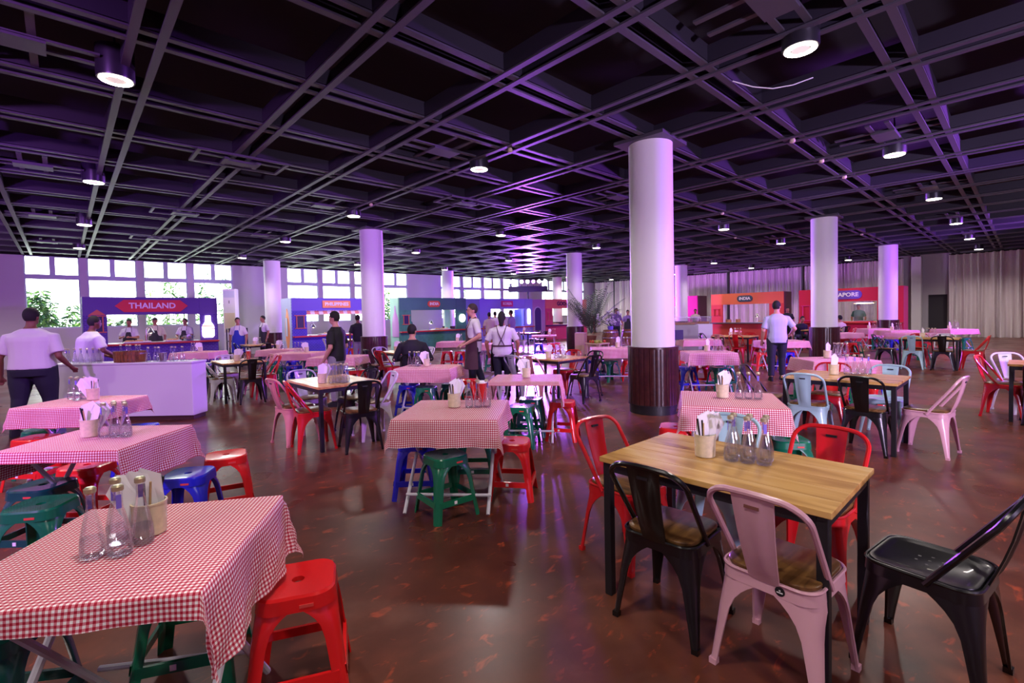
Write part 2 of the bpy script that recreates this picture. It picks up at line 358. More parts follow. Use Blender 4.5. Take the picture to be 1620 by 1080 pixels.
# window wall: piers between openings, a sill wall below
SILL, WTOP, TR0, TR1 = 1.39, 4.0, 3.17, 3.34
WIN = []
for g in range(4):
    for i in range(4):
        a = -0.94 + 8.87 * g + 1.69 * i
        if a + 1.47 < 31.5: WIN.append((a, a + 1.47))
wallbox('wall_north', (X0, Y1 + 0.1), (X1, Y1 + 0.1), 0, SILL, label='white wall below the window sills')
wallbox('wall_north', (X0, Y1 + 0.1), (X1, Y1 + 0.1), WTOP, 4.6, label='dark wall strip above the windows', m='ceiling_black')
edges = [X0] + [e for wv in WIN for e in wv] + [X1]
for k in range(0, len(edges), 2):
    wallbox('wall_north', (edges[k], Y1 + 0.1), (edges[k + 1], Y1 + 0.1), SILL, WTOP, label='white wall pier between the tall windows')
mat('window_frame', '#c3d0da', 0.5)
for n, (a, b) in enumerate(WIN):
    yy = Y1 + 0.08; wd = b - a; cx = (a + b) / 2
    t = empty('window_%d' % (n + 1), (cx, yy, 0), kind='structure', label='tall window with two small upper panes over a wide lower pane')
    f = MB()
    for s in (-1, 1): f.box((s * (wd / 2 - 0.02), 0, (SILL + WTOP) / 2), (0.04, 0.08, WTOP - SILL))
    f.box((0, 0, SILL + 0.02), (wd, 0.1, 0.04)); f.box((0, 0, WTOP - 0.015), (wd, 0.08, 0.03)); f.build('window_frame', 'window_frame', t)
    MB().box((0, -0.02, (TR0 + TR1) / 2), (wd, 0.14, TR1 - TR0)).build('transom', 'window_frame', t)
    MB().box((0, -0.01, (TR1 + WTOP) / 2), (0.16, 0.10, WTOP - TR1)).build('mullion', 'window_frame', t)
    MB().box((0, 0.02, (SILL + TR0) / 2), (wd - 0.06, 0.006, TR0 - SILL - 0.02)).build('pane', M_WINGLASS, t)
    for s in (-1, 1): MB().box((s * (wd / 4 + 0.03), 0.02, (TR1 + WTOP) / 2), (wd / 2 - 0.1, 0.006, WTOP - TR1 - 0.02)).build('pane', M_WINGLASS, t)
# outside: pale paving and planting
mat('paving', '#b9bcb4', 0.9); MB().box((12, Y1 + 12, -0.1), (70, 23.5, 0.1)).build('ground_outside', 'paving', kind='structure', label='pale paved ground outside the windows')
for i, c in enumerate(('#3f6b2a', '#5c8a38', '#2f5a3c', '#86a850')): mat('leaf_%d' % i, c, 0.6)
mat('culm', '#7c8a50', 0.6)
def clump(x, y, h, n, spread, label, leafn=150, seed=1):
    R = random.Random(seed); t = empty('bamboo_clump', (x, y, 0), label=label, cat='plant', group=None)
    st = MB(); leaves = [MB() for _ in range(2)]
    for k in range(n):
        bx_, by_ = R.uniform(-spread, spread), R.uniform(-spread * .5, spread * .5); hh = h * R.uniform(.7, 1.0); lx, ly = R.uniform(-.5, .5), R.uniform(-.3, .3)
        st.tube([(bx_, by_, 0), (bx_ + lx * .4, by_ + ly * .4, hh * .6), (bx_ + lx, by_ + ly, hh)], [0.03, 0.022, 0.008], 5)
        for q in range(leafn // n):
            z = R.uniform(.25, 1.0); p = Vector((bx_ + lx * z, by_ + ly * z, hh * z)); a = R.uniform(0, 2 * PI); L = R.uniform(.25, .5)
            d = Vector((math.cos(a), math.sin(a), R.uniform(-.5, .4))).normalized(); sd = d.cross(Vector((0, 0, 1))).normalized() * L * .12
            leaves[q % 2].add([p, p + d * L * .4 + sd, p + d * L + Vector((0, 0, -L * .3)), p + d * L * .4 - sd], [(0, 1, 2, 3)])
    st.build('stems', 'culm', t)
    for k, l in enumerate(leaves): l.build('foliage', 'leaf_%d' % ((seed + k) % 4), t)
clump(-0.5, 26.2, 3.0, 12, 0.6, 'dense green bamboo outside the window beside the plain white wall', 1500, 1)
clump(1.3, 27.6, 2.2, 8, 0.5, 'low leafy shrub outside below the bamboo clump', 700, 2)
clump(3.4, 27.0, 3.6, 8, 0.9, 'sparse bamboo behind the purple stall header', 500, 4)
clump(5.6, 27.4, 3.9, 7, 0.8, 'sparse bamboo seen above the tall air conditioner', 450, 5)
clump(14.2, 26.6, 3.7, 10, 0.8, 'leafy bamboo outside beside the pale green stall side', 800, 6)
clump(17.6, 26.6, 3.8, 10, 1.0, 'leafy bamboo outside behind the green stall end', 700, 7)
clump(20.2, 27.0, 3.9, 9, 1.0, 'thin bamboo outside behind the lilac stall', 500, 8)
clump(27.5, 27.0, 3.9, 9, 1.0, 'bamboo outside past the coral pink stall', 200, 9)

# columns
CB = 0.985
shaft = MB().lathe([(0.318, CB), (0.318, CEIL + 0.02)], 48, caps=False).mesh('shaft', 'column_white', True)
rim = MB().lathe([(0.32, CB + 0.005), (0.375, CB + 0.005), (0.375, CB - 0.025), (0.32, CB - 0.025)], 48, caps=False).mesh('base_rim', M_DARKWOOD, True)
plinth = MB().lathe([(0.355, 0.0), (0.355, 0.12), (0.372, 0.125), (0.372, 0.14), (0.33, 0.14)], 48, caps=False).mesh('plinth', 'black_frame', True)
cap = MB().box((0, 0, CEIL + 0.015), (0.78, 0.78, 0.05)).mesh('cap_plate', 'beam_grey')
plain = MB().lathe([(0.366, 0.13), (0.366, CB - 0.02)], 48, caps=False).mesh('base_cladding', M_DARKWOOD, True)
NST = 28; da = 2 * PI / NST
stv = MB().loft([[Vector((r * math.cos(a), r * math.sin(a), z)) for r, a in ((0.35, -da * .5), (0.366, -da * .46), (0.370, -da * .2), (0.370, da * .2), (0.366, da * .46), (0.35, da * .5))] for z in (0.13, CB - 0.02)]).mesh('stave', M_DARKWOOD, True)
cname = {(0, 0): 'big white round column by the pine tables, dark stave base', (0, 1): 'white column behind the person in black polo shirt', (0, 2): 'white column beside the blue stall and staff in aprons',
         (1, 0): 'white column behind the person in a pale blue shirt', (1, 1): 'white column with the palm fronds in front', (1, 2): 'white column rising behind the green stall',
         (2, 0): 'white column at the end of the red stall', (2, 1): 'slim white column in front of the magenta stall', (2, 2): 'white column behind the truss lights and coral stall'}
for i in range(3):
    for j in range(3):
        t = empty('column', (6.52 + 9.01 * i, 3.87 + 8.93 * j, 0), rz=0.06, label=cname[(i, j)], cat='column')
        link_mesh('shaft', shaft, t); link_mesh('base_rim', rim, t); link_mesh('plinth', plinth, t); link_mesh('cap_plate', cap, t)
        if (i, j) in ((0, 0), (0, 1), (1, 0)):
            for k in range(NST): link_mesh('stave', stv, t, rz=k * da)
        else: link_mesh('base_cladding', plain, t)
# slim pilaster by the doorway
MB().bbox((31.55, 3.82, 2.0), (0.38, 0.40, 4.0), 0.02).build('pilaster', 'column_white', kind='structure', label='slim white square pilaster between drape and doorway')

# drapes on the east side
mat('drape_cream', '#f0e6e8', 0.8, var=0.05, vscale=3)
def drape(y0, y1, z0, z1, label, amp=0.07, pitch=0.26, seed=0, tied=False, x=31.55):
    R = random.Random(seed); n = int((y1 - y0) / 0.028); rows = 14; vs = []; fs = []
    ph = [0.0]
    for i in range(n): ph.append(ph[-1] + 2 * PI * 0.028 / (pitch * R.uniform(.65, 1.45)))
    for k in range(rows + 1):
        t = k / rows; z = z1 + (z0 - z1) * t
        for i in range(n + 1):
            y = y0 + (y1 - y0) * i / n; a = 1.5 * amp * (0.6 + 0.4 * t) * (1 + 0.5 * math.sin(ph[i] * .37))
            yy = y + 0.03 * t * math.sin(ph[i] * .5 + seed)
            if tied:
                q = max(0, 1 - abs(y - (y0 + (y1 - y0) * 0.22)) / 1.0); yy += q * 0.5 * t * t
                if t > .9: a *= 1 + q
            vs.append((x - a * math.sin(ph[i]), yy, z))
    for k in range(rows):
        for i in range(n): j = k * (n + 1) + i; fs.append((j, j + 1, j + n + 2, j + n + 1))
    t = empty('drape', (0, 0, 0), label=label, cat='curtain', group='cream drapes along the stall wall')
    MB().add(vs, fs).build('cloth', 'drape_cream', t, True)
    MB().tube([(x, y0, z1 + 0.01), (x, y1, z1 + 0.01)], 0.03, 8).build('curtain_rail', 'black_frame', t)
drape(-2.2, 2.62, 0.0, 3.97, 'cream drape in full view with gathered hem near the doorway', 0.09, 0.26, 3, True)
drape(4.35, 8.85, 0.0, 3.97, 'cream drape behind the red stall', 0.06, 0.155, 5)
drape(9.0, 13.1, 0.0, 3.97, 'cream drape behind the orange stall', 0.06, 0.155, 6)
drape(13.3, 17.7, 0.0, 3.97, 'cream drape behind the magenta stall', 0.06, 0.155, 7)
drape(17.9, 22.0, 0.0, 3.97, 'cream drape behind the palm planter', 0.08, 0.24, 8)
drape(22.1, 23.9, 0.0, 3.97, 'cream drape in the corner beside the windows', 0.08, 0.24, 9)

# ================================================================== furniture kits
def arch_skirt(w, d, r, ztop, mid, cor, flare, n=7, wr=None):
    """rounded rectangle collar whose lower edge arches up between the corners"""
    per = rrect(w, d, r, n); pts = []
    # add points along the straight sides
    P = []
    m = len(per)
    for i in range(m):
        a, b = Vector(per[i]), Vector(per[(i + 1) % m]); L = (b - a).length; k = max(1, int(L / 0.02))
        for q in range(k): P.append(a.lerp(b, q / k))
    rings = [[], [], [], []]
    for p in P:
        u, v = abs(p.x) / (w / 2), abs(p.y) / (d / 2); s = min(u, v) / max(u, v)      # 0 side middle, 1 corner
        g = max(0.0, (s - 0.28) / 0.5); g = min(1.0, g); g = 1 - math.sqrt(max(0, 1 - g * g)) if g < 1 else 1
        drop = mid + (cor - mid) * g
        for k, t in enumerate((0, 0.18, 0.6, 1.0)):
            z = ztop - drop * t; o = 1 + flare * (ztop - z)
            rings[k].append(Vector((p.x * o, p.y * o, z)))
    b = MB().loft(rings, caps=False)
    return b, P

def chair_kit(color, wood=True, sticker=False):
    m = 'chair_' + color; kit = []
    b, P = arch_skirt(0.367, 0.367, 0.07, 0.44, 0.05, 0.05, 0.40)
    b.add([(p.x * .985, p.y * .985, 0.438) for p in P], [tuple(range(len(P)))])
    b.tube([(p.x * 1.0, p.y * 1.0, 0.44) for p in P], 0.007, 6, closed=True)
    kit.append(('seat_frame', b.mesh('seat_frame', m, True)))
    for sx in (-1, 1):
        for sy in (-1, 1):
            rings = []; hp = lambda z: 0.1835 * (1 + 0.40 * (0.44 - z)); bot = Vector((sx * hp(0), sy * hp(0), 0))
            for z in (0.405, 0.39, 0.37, 0.345, 0.31, 0.26, 0.18, 0.08, 0.012, 0.0):
                t = 1 - z / .405; h_ = hp(z) - .001; c = Vector((sx * h_, sy * h_, z)); wv = 0.028 + 0.050 * (1 - t) ** 1.2 + 0.095 * max(0, (z - .24) / .165) ** 2.6; cr = 0.07 * (1 - t) + 0.012; cr = min(cr, wv * .9); th = 0.010
                o_ = [Vector((-sx * wv, 0, 0))] + [Vector((-sx * (cr - cr * math.sin(q)), -sy * (cr - cr * math.cos(q)), 0)) for q in (0, PI / 6, PI / 3, PI / 2)] + [Vector((0, -sy * wv, 0))]
                i_ = [Vector((-sx * th, -sy * wv, 0)), Vector((-sx * (cr * .35 + th), -sy * (cr * .35 + th), 0)), Vector((-sx * wv, -sy * th, 0))]
                rings.append([c + q for q in o_ + i_])
            kit.append(('leg', MB().loft(rings).mesh('leg', m, True), [('foot_cap', MB().box((bot.x - sx * .0145, bot.y - sy * .0145, 0.012), (0.030, 0.030, 0.024)).mesh('foot_cap', m))]))
    # hoop: rises from mid side of the seat, leans back
    path = []
    A = Vector((0.185, -0.03, 0.42)); B = Vector((0.192, -0.235, 0.715))
    path += [A.lerp(B, t / 4) for t in range(5)]
    for k in range(1, 8):
        a = k / 8 * PI / 2; path.append(Vector((0.192 - 0.11 * (1 - math.cos(a)), -0.235 - 0.048 * math.sin(a) , 0.715 + 0.085 * math.sin(a))))
    path += [Vector((0.03, -0.287, 0.803)), Vector((-0.03, -0.287, 0.803))]
    full = path + [Vector((-p.x, p.y, p.z)) for p in reversed(path[:-2])]
    kit.append(('back_hoop', MB().tube(full, 0.0125, 8).mesh('back_hoop', m, True)))
    # splat: tapered pressed plate from the seat rear to the hoop top
    s = MB(); rings = []
    for t in (0, .1, .2, .35, .55, .8, .97, 1.0):
        z = 0.43 + 0.375 * t; y = -0.183 - 0.104 * t - 0.012 * math.sin(PI * t); hw = 0.058 + 0.024 * t; e = 0.006 if 0.15 < t < 0.9 else 0
        rings.append([(-hw, y + .004, z), (-hw * .55, y + .002, z), (-hw * .45, y + .002 - e, z), (hw * .45, y + .002 - e, z), (hw * .55, y + .002, z), (hw, y + .004, z), (hw, y - .003, z), (hw * .55, y - .005, z), (hw * .45, y - .005 - e, z), (-hw * .45, y - .005 - e, z), (-hw * .55, y - .005, z), (-hw, y - .003, z)])
    s.loft(rings)
    subs = [('grip_slot', MB().box((0, -0.280, 0.752), (0.055, 0.022, 0.012)).mesh('grip_slot', 'black_frame'))]
    if sticker: subs = [('grip_slot', MB().box((0, -0.280, 0.752), (0.055, 0.022, 0.012)).mesh('grip_slot', 'grip_brown'))]
    kit.append(('back_splat', s.mesh('back_splat', m, True), subs))
    if wood:
        poly = rrect(0.345, 0.345, 0.07, 5)
        kit.append(('seat_board', MB().loft([[(x * k, y * k, z) for x, y in poly] for k, z in ((.99, .441), (1, .446), (1, .455), (.97, .460))]).mesh('seat_board', M_SEATWOOD, True)))
    else:
        poly = rrect(0.35, 0.35, 0.07, 5)
        kit.append(('seat_pan', MB().loft([[(x * k, y * k, z) for x, y in poly] for k, z in ((1, .440), (.99, .447), (.9, .447), (.84, .441))]).mesh('seat_pan', m, True)))
        h = MB()
        for k in range(7):
            a = k * PI / 3; rr = 0 if k == 6 else 0.045
            h.lathe([(0.006, 0.4412), (0.006, 0.4418)], 8, (rr * math.cos(a), rr * math.sin(a), 0))
        kit.append(('drain_holes', h.mesh('drain_holes', 'hole_grey')))
    if sticker:
        d = MB().lathe([(0.0185, 0), (0.018, 0.002)], 20); d.v = [(x + 0.06, -0.186 - z * .9, 0.415 + y) for x, y, z in d.v]
        tx = MB().box((0.06, -0.1884, 0.411), (0.022, 0.001, 0.004)).box((0.06, -0.1884, 0.419), (0.006, 0.001, 0.005)).mesh('sticker_mark', 'white_metal')
        kit.append(('round_sticker', d.mesh('round_sticker', 'black_frame'), [('sticker_mark', tx)]))
    return kit
mat('grip_brown', '#7a4a40', 0.6); mat('hole_grey', '#6a6a6c', 0.7)  # darker brown box drawn as the stickered chair's slot

SF = 0.80
def stool_kit(color):
    m = 'stool_' + color; kit = []
    b, P = arch_skirt(0.285, 0.285, 0.075, 0.445, 0.05, 0.05, SF)
    n = len(P); hole = [Vector((0.024 * math.cos(math.atan2(p.y, p.x)), 0.024 * math.sin(math.atan2(p.y, p.x)), 0.450)) for p in P]
    r0 = [Vector((p.x, p.y, 0.445)) for p in P]; r1 = [Vector((p.x * .95, p.y * .95, 0.455)) for p in P]; r2 = [Vector((p.x * .6, p.y * .6, 0.452)) for p in P]
    b.loft([r0, r1, r2, hole, [Vector((h.x, h.y, 0.43)) for h in hole]], caps=False)
    kit.append(('seat', b.mesh('seat', m, True)))
    for sx in (-1, 1):
        for sy in (-1, 1):
            rings = []; hp = lambda z: 0.1425 * (1 + SF * (0.445 - z)) + .0012
            for z in (.405, .395, .38, .36, .33, .28, .18, 0.0):
                t = 1 - z / .405; h_ = hp(z) - .002; c = Vector((sx * h_, sy * h_, z)); wv = 0.046 + 0.016 * (1 - t) + 0.072 * max(0, (z - .27) / .135) ** 2.8; cr = .075 * (1 - t) + .03; cr = min(cr, wv * .9); th = .006
                o_ = [Vector((-sx * wv, 0, 0))] + [Vector((-sx * (cr - cr * math.sin(q)), -sy * (cr - cr * math.cos(q)), 0)) for q in (0, PI / 6, PI / 3, PI / 2)] + [Vector((0, -sy * wv, 0))]
                i_ = [Vector((-sx * th, -sy * wv, 0)), Vector((-sx * (cr * .3 + th), -sy * (cr * .3 + th), 0)), Vector((-sx * wv, -sy * th, 0))]
                rings.append([c + q for q in o_ + i_])
            kit.append(('leg', MB().loft(rings).mesh('leg', m, True)))
    for k in range(4):
        R = Matrix.Rotation(k * PI / 2, 3, 'Z'); r = MB(); q = 0.1425 * (1 + SF * .31)
        r.add([R @ Vector(p) for p in ((-.15, -q - .003, .115), (.15, -q - .003, .115), (.15, -q + .002, .155), (-.15, -q + .002, .155), (-.15, -q + .012, .115), (.15, -q + .012, .115), (.15, -q + .016, .155), (-.15, -q + .016, .155))], [(0, 1, 2, 3), (5, 4, 7, 6), (3, 2, 6, 7), (1, 0, 4, 5)])
        kit.append(('rung', r.mesh('rung', m)))
    st = MB().box((0.04, -0.1475, 0.415), (0.05, 0.003, 0.012)).mesh('brand_plate', 'sticker_red')
    s2 = MB().box((-0.02, -0.1425 * (1 + SF * .31) - .002, 0.135), (0.022, 0.004, 0.022)).mesh('price_sticker', 'napkin')
    kit += [('brand_plate', st), ('price_sticker', s2)]
    return kit
mat('sticker_red', '#e04a44', 0.5)
CHAIRS = {}; STOOLS = {}
def chair(color, x, y, ang, where, wood=True, sticker=False):
    """ang: the way the sitter would face, degrees from +X"""
    k = (color, wood, sticker)
    if k not in CHAIRS: CHAIRS[k] = chair_kit(*k)
    cn = {'blue': 'pale-blue', 'white': 'off-white', 'rose': 'salmon-pink', 'grey': 'pale-grey'}.get(color, color)
    if where.startswith('at the ') and abs(math.sin(math.radians(ang))) > .7: where = 'at the end of ' + where[3:]
    lab = '%s %s metal chair %s' % (cn, 'wood-seat' if wood else 'bare-seat', where)
    return place(CHAIRS[k], 'metal_chair', (x, y, 0), math.radians(ang - 90), lab, 'chair', 'metal chairs ' + where)
def stool(color, x, y, ang, where, extra=''):
    if color not in STOOLS: STOOLS[color] = stool_kit(color)
    cn = {'teal': 'dark green', 'navy': 'navy'}.get(color, color)
    return place(STOOLS[color], 'plastic_stool', (x, y, 0), math.radians(ang), '%s plastic stool %s%s' % (cn, extra, where), 'stool', 'plastic stools ' + where)

# pine table: five boards on a black steel frame; long side runs along local y
def pine_table(cx, cy, w, l, rz, label, h=0.74, n=5):
    t = empty('pine_table', (cx, cy, 0), rz, label=label, cat='table', group='pine tables with black steel frames')
    pw = w / n
    for k in range(n):
        MB().bbox((0, 0, 0), (pw - 0.0015, l, 0.026), 0.002).build('plank', M_PINE, t, loc=((k - (n - 1) / 2) * pw, 0, h - 0.013))
    f = MB()
    for s in (-1, 1):
        f.box((s * (w / 2 - 0.035), 0, h - 0.05), (0.035, l - 0.05, 0.045)); f.box((0, s * (l / 2 - 0.035), h - 0.05), (w - 0.05, 0.035, 0.045))
    f.build('frame', 'black_frame', t)
    for sx in (-1, 1):
        for sy in (-1, 1): MB().bbox((sx * (w / 2 - 0.035), sy * (l / 2 - 0.035), (h - 0.03) / 2), (0.042, 0.042, h - 0.03), 0.003).build('leg', 'black_frame', t)
    return t
mat('trestle', '#cfcbd6', 0.4)
def folding_table(cx, cy, w, d, rz, label, h=0.735):
    t = empty('folding_table', (cx, cy, 0), rz, label=label, cat='table', group='folding tables under gingham cloths')
    MB().bbox((0, 0, h - 0.012), (w - 0.01, d - 0.01, 0.024), 0.004).build('tabletop', 'trestle', t)
    for s in (-1, 1):
        x = s * (w / 2 - 0.08)
        for q in (-1, 1): MB().tube([(x + q * 0.012, -q * (d / 2 - 0.09), h - 0.03), (x + q * 0.012, q * (d / 2 - 0.06), 0.01)], 0.014, 8).build('leg', 'trestle', t)
    for q in (-1, 1): MB().tube([(-w / 2 + 0.07, q * (d / 2 - 0.11), 0.14), (w / 2 - 0.07, q * (d / 2 - 0.11), 0.14)], 0.012, 8).build('crossbar', 'trestle', t)
    return t
def cloth(cx, cy, w, d, rz, label, oh=(0.17, 0.17, 0.17, 0.17), h=0.738, seed=0, res=0.022, flare=0.10):
    """oh: overhang at local -x, +x, -y, +y"""
    R = random.Random(seed); a, b = w / 2, d / 2; p1, p2, p3, p4 = (R.uniform(0, 6) for _ in range(4))
    def axis(h0, o0, o1):
        pts = [-h0 - o0 * (1 - i / 8) for i in range(8)] + [-h0, -h0 + .006]; n = int(2 * h0 / 0.05); pts += [-h0 + .012 + (2 * h0 - .024) * i / n for i in range(1, n)]
        pts += [h0 - .006, h0] + [h0 + o1 * (i + 1) / 8 for i in range(8)]
        return pts
    def dens(pts):
        out = [pts[0]]
        for q in pts[1:]:
            k = max(1, int((q - out[-1]) / res)); base = out[-1]
            out += [base + (q - base) * (i + 1) / k for i in range(k)]
        return out
    S, T = dens(axis(a, oh[0], oh[1])), dens(axis(b, oh[2], oh[3])); vs = []; uv = []
    for t in T:
        for s in S:
            ds, dt = max(0, abs(s) - a), max(0, abs(t) - b); sx, sy = (1 if s > 0 else -1), (1 if t > 0 else -1)
            x, y = max(-a, min(a, s)), max(-b, min(b, t)); r = math.hypot(ds, dt); z = h
            if r > 0:
                th = math.atan2(dt, ds); fold = math.sin(2 * th); k = r / 0.2
                z = h - r * (1 - 0.05 * fold); ex = flare * r + 0.004
                rip = 0.016 * k * (math.sin(s * 17 + p1) * (dt > 0) * (ds == 0) + math.sin(t * 16 + p2) * (ds > 0) * (dt == 0)) + 0.005 * k * math.sin((s + t) * 41 + p3)
                x += sx * (math.cos(th) * (ex + rip) + fold * r * .10); y += sy * (math.sin(th) * (ex + rip) + fold * r * .10)
            else: z += 0.0012 * math.sin(s * 9 + p4) * math.sin(t * 11 + p1)
            vs.append((x, y, z)); uv.append((s, t))
    n = len(S); fs = [(j * n + i, j * n + i + 1, (j + 1) * n + i + 1, (j + 1) * n + i) for j in range(len(T) - 1) for i in range(n - 1)]
    m = MB().add(vs, fs); m.uv = uv
    o = m.build('tablecloth', M_GING, None, False, label=label, cat='tablecloth', group='red and white gingham tablecloths')
    o.data.shade_smooth(); o.location = (cx, cy, 0); o.rotation_euler = (0, 0, rz)
    return o

# small tableware
BK = [('glass_body', MB().lathe([(0.028, 0.0), (0.034, 0.004), (0.036, 0.02), (0.034, 0.06), (0.026, 0.105), (0.0155, 0.145), (0.0125, 0.17), (0.0125, 0.205), (0.0145, 0.208), (0.0145, 0.218)], 16).mesh('glass_body', M_GLASS, True)),
      ('water', MB().lathe([(0.026, 0.004), (0.0325, 0.010), (0.0335, 0.03), (0.0315, 0.06), (0.030, 0.066)], 14).mesh('water', glass_material('water_glass', (0.92, 0.93, 0.98, 1), 0.02), True)),
      ('cap', MB().lathe([(0.016, 0.212), (0.0165, 0.216), (0.0165, 0.226), (0.012, 0.230)], 14).mesh('cap', 'cap_gold', True)),
      ('neck_tag', MB().box((0.0138, 0, 0.178), (0.002, 0.014, 0.045)).mesh('neck_tag', 'neck_violet'))]
BKL = BK[:1] + BK[2:3]
def bottle(x, y, z, where, group, lite=False, tagm=True):
    kit = BKL if lite else (BK if tagm else BK[:3])
    return place(kit, 'water_bottle', (x, y, z), random.uniform(0, 6), 'clear glass water bottle ' + where, 'bottle', group)
CUPK = [('cup', MB().lathe([(0.046, 0.0), (0.050, 0.003), (0.052, 0.06), (0.054, 0.112), (0.050, 0.112), (0.047, 0.02)], 18).mesh('cup', 'cup_cream', True)), ('rim', MB().lathe([(0.053, 0.108), (0.0555, 0.110), (0.0555, 0.116), (0.050, 0.116)], 18, caps=False).mesh('rim', 'cup_cream', True))]
nk = MB()
for k, (ang, dx) in enumerate(((0.0, 0), (0.25, 0.008), (-0.2, -0.01))):
    R = Matrix.Rotation(0.28 + ang * .6, 3, 'Y') @ Matrix.Rotation(ang, 3, 'Z')
    nk.add([R @ Vector(p) + Vector((dx, dx, 0.04)) for p in ((-.035, -.003, 0), (.035, .003, 0), (.045, .006, .12), (.0, .012, .155), (-.045, -.002, .125))], [(0, 1, 2, 3, 4)])
    nk.add([R @ Vector(p) + Vector((dx, dx + .004, 0.04)) for p in ((-.035, -.003, 0), (.035, .003, 0), (.045, .006, .12), (.0, .012, .155), (-.045, -.002, .125))], [(4, 3, 2, 1, 0)])
nk.v = [(a_ * 1.2, b_ * 1.2, .03 + (c_ - .03) * 1.25) for a_, b_, c_ in nk.v]
NKM = nk.mesh('napkin_bundle', 'napkin')
def sticks_mesh(m, n, seed, flat=False):
    R = random.Random(seed); b = MB()
    for k in range(n):
        a = R.uniform(0, 6.28); r = 0.03; l = R.uniform(.17, .2); p = Vector((r * .5 * math.cos(a), r * .5 * math.sin(a), 0.012)); q = Vector((r * 1.5 * math.cos(a + .3), r * 1.5 * math.sin(a + .3), l))
        b.tube([p, p.lerp(q, .6), q], [0.003, 0.004, 0.005 if flat else 0.0035], 6)
    return b.mesh('cutlery', m)
CUTM = [sticks_mesh('black_frame', 1, s, True) for s in range(4)]; CHOP = [sticks_mesh('stick_wood', 2, s + 9) for s in range(3)]
def cutlery_cup(x, y, z, rz, where, full=True):
    place(CUPK, 'cutlery_cup', (x, y, z), rz, 'cream cutlery cup ' + where, 'cup', 'cutlery cups')
    link_mesh('napkin_bundle', NKM, None, loc=(x, y, z + 0.005), rz=rz, label='white paper napkins in the cup ' + where, cat='napkins', group='napkin bundles')
    if full:
        for k in range(3): link_mesh('table_spoon', CUTM[k], None, loc=(x, y, z), rz=rz + k * 0.5 + 2.4, label='dark handled spoon in the cup ' + where, cat='spoon', group='spoons ' + where)
        link_mesh('chopsticks', CHOP[0], None, loc=(x, y, z), rz=rz + 1.0, label='wooden chopsticks in the cup ' + where, cat='chopsticks')
def cluster(x, y, z, rz, where, n, cup=True, lite=False, full=True, dist=0.13, rowlen=3):
    """cutlery cup with bottles beside it; rz points from cup to bottles"""
    if cup: cutlery_cup(x, y, z, rz + 0.6, where, full)
    for k in range(n):
        i, j = k % rowlen, k // rowlen; u = dist + i * 0.074; v = (j - 0.3) * 0.076 + 0.006 * i
        bottle(x + u * math.cos(rz) - v * math.sin(rz), y + u * math.sin(rz) + v * math.cos(rz), z, where, 'bottles ' + where, lite)

# ================================================================== tables and seats
TH = 0.742
D = math.radians
# --- pine tables: (cx, cy, w, l, rz, words, [chairs (colour, x, y, facing, wood, sticker)])
W1 = 'at the knotty pine table'
pine_table(2.42, 1.02, 0.72, 1.06, 0, 'knotty pine table with pink, black and red chairs')
chair('black', 2.17, 1.19, 2, W1); chair('pink', 2.17, 0.69, -4, W1, True, True)
chair('red', 3.0, 0.80, 176, W1); chair('blue', 2.98, 1.34, 183, W1, False)
chair('red', 2.54, 1.70, 262, W1); chair('black', 2.60, 0.27, 82, W1, False)
cluster(2.44, 1.15, TH, D(-78), 'on the knotty pine table', 6)
W2 = 'at the pine table before the black polo person'
pine_table(2.44, 5.92, 0.76, 1.05, 0, 'pine table with chairs in front of the person in black polo')
chair('rose', 2.06, 6.16, 8, W2); chair('red', 2.10, 5.70, -8, W2); chair('black', 2.48, 5.28, 78, W2); chair('white', 2.84, 5.66, 172, W2)
chair('black', 2.84, 6.16, 186, W2); chair('grey', 2.40, 6.62, 272, W2)
cluster(2.24, 5.74, TH, D(-48), 'on the pine table before the black polo person', 6, lite=False, full=False)
W3 = 'at the pine table near the white bar end'
pine_table(2.46, 10.42, 0.74, 1.0, 0, 'pine table with mixed chairs just past the white bar end')
chair('black', 2.08, 10.72, 6, W3); chair('white', 2.12, 10.20, -4, W3); chair('black', 2.50, 9.80, 84, W3); chair('red', 2.86, 10.2, 176, W3); chair('rose', 2.86, 10.66, 180, W3); chair('white', 2.44, 11.1, 268, W3)
cluster(2.42, 10.35, TH, D(-48), 'on the pine table near the white bar end', 3, lite=True, full=False)
W4 = 'at the table with two pale blue chairs'
pine_table(6.40, 1.40, 0.78, 1.06, 0, 'pine table with two pale blue chairs and a pink one pulled out')
chair('blue', 6.08, 1.66, 2, W4); chair('black', 6.14, 1.14, -3, W4); chair('blue', 6.98, 1.13, 178, W4, False); chair('red', 6.92, 1.68, 182, W4)
chair('pink', 6.47, 0.69, 82, W4); chair('black', 6.36, 2.20, 275, W4)
cluster(6.47, 1.52, TH, D(-55), 'on the pine table with pale blue chairs', 4, full=False, rowlen=4)
W5 = 'at the pine table facing the tied drape'
pine_table(15.4, 1.62, 0.76, 1.1, 0, 'pine table with mixed chairs facing the tied drape')
chair('blue', 15.02, 1.88, 0, W5); chair('black', 15.05, 1.34, 0, W5); chair('white', 15.85, 1.4, 180, W5); chair('red', 15.85, 1.9, 180, W5); chair('red', 15.45, 0.86, 86, W5); chair('black', 15.35, 2.46, 268, W5)
cluster(15.35, 1.75, TH, D(-50), 'on the pine table facing the tied drape', 4, lite=True, full=False)
W6 = 'at the pine table on the open floor'
pine_table(9.18, -0.36, 0.74, 1.06, 0, 'pine table on the open floor beyond the pulled-out pink chair')
chair('red', 9.22, 0.20, 262, W6); chair('white', 9.72, 0.06, 215, W6); chair('black', 8.86, -0.16, 2, W6)
W7 = 'at the pine table behind the waitress'
pine_table(6.42, 5.86, 0.84, 1.08, 0, 'pine table in violet glare behind the waitress')
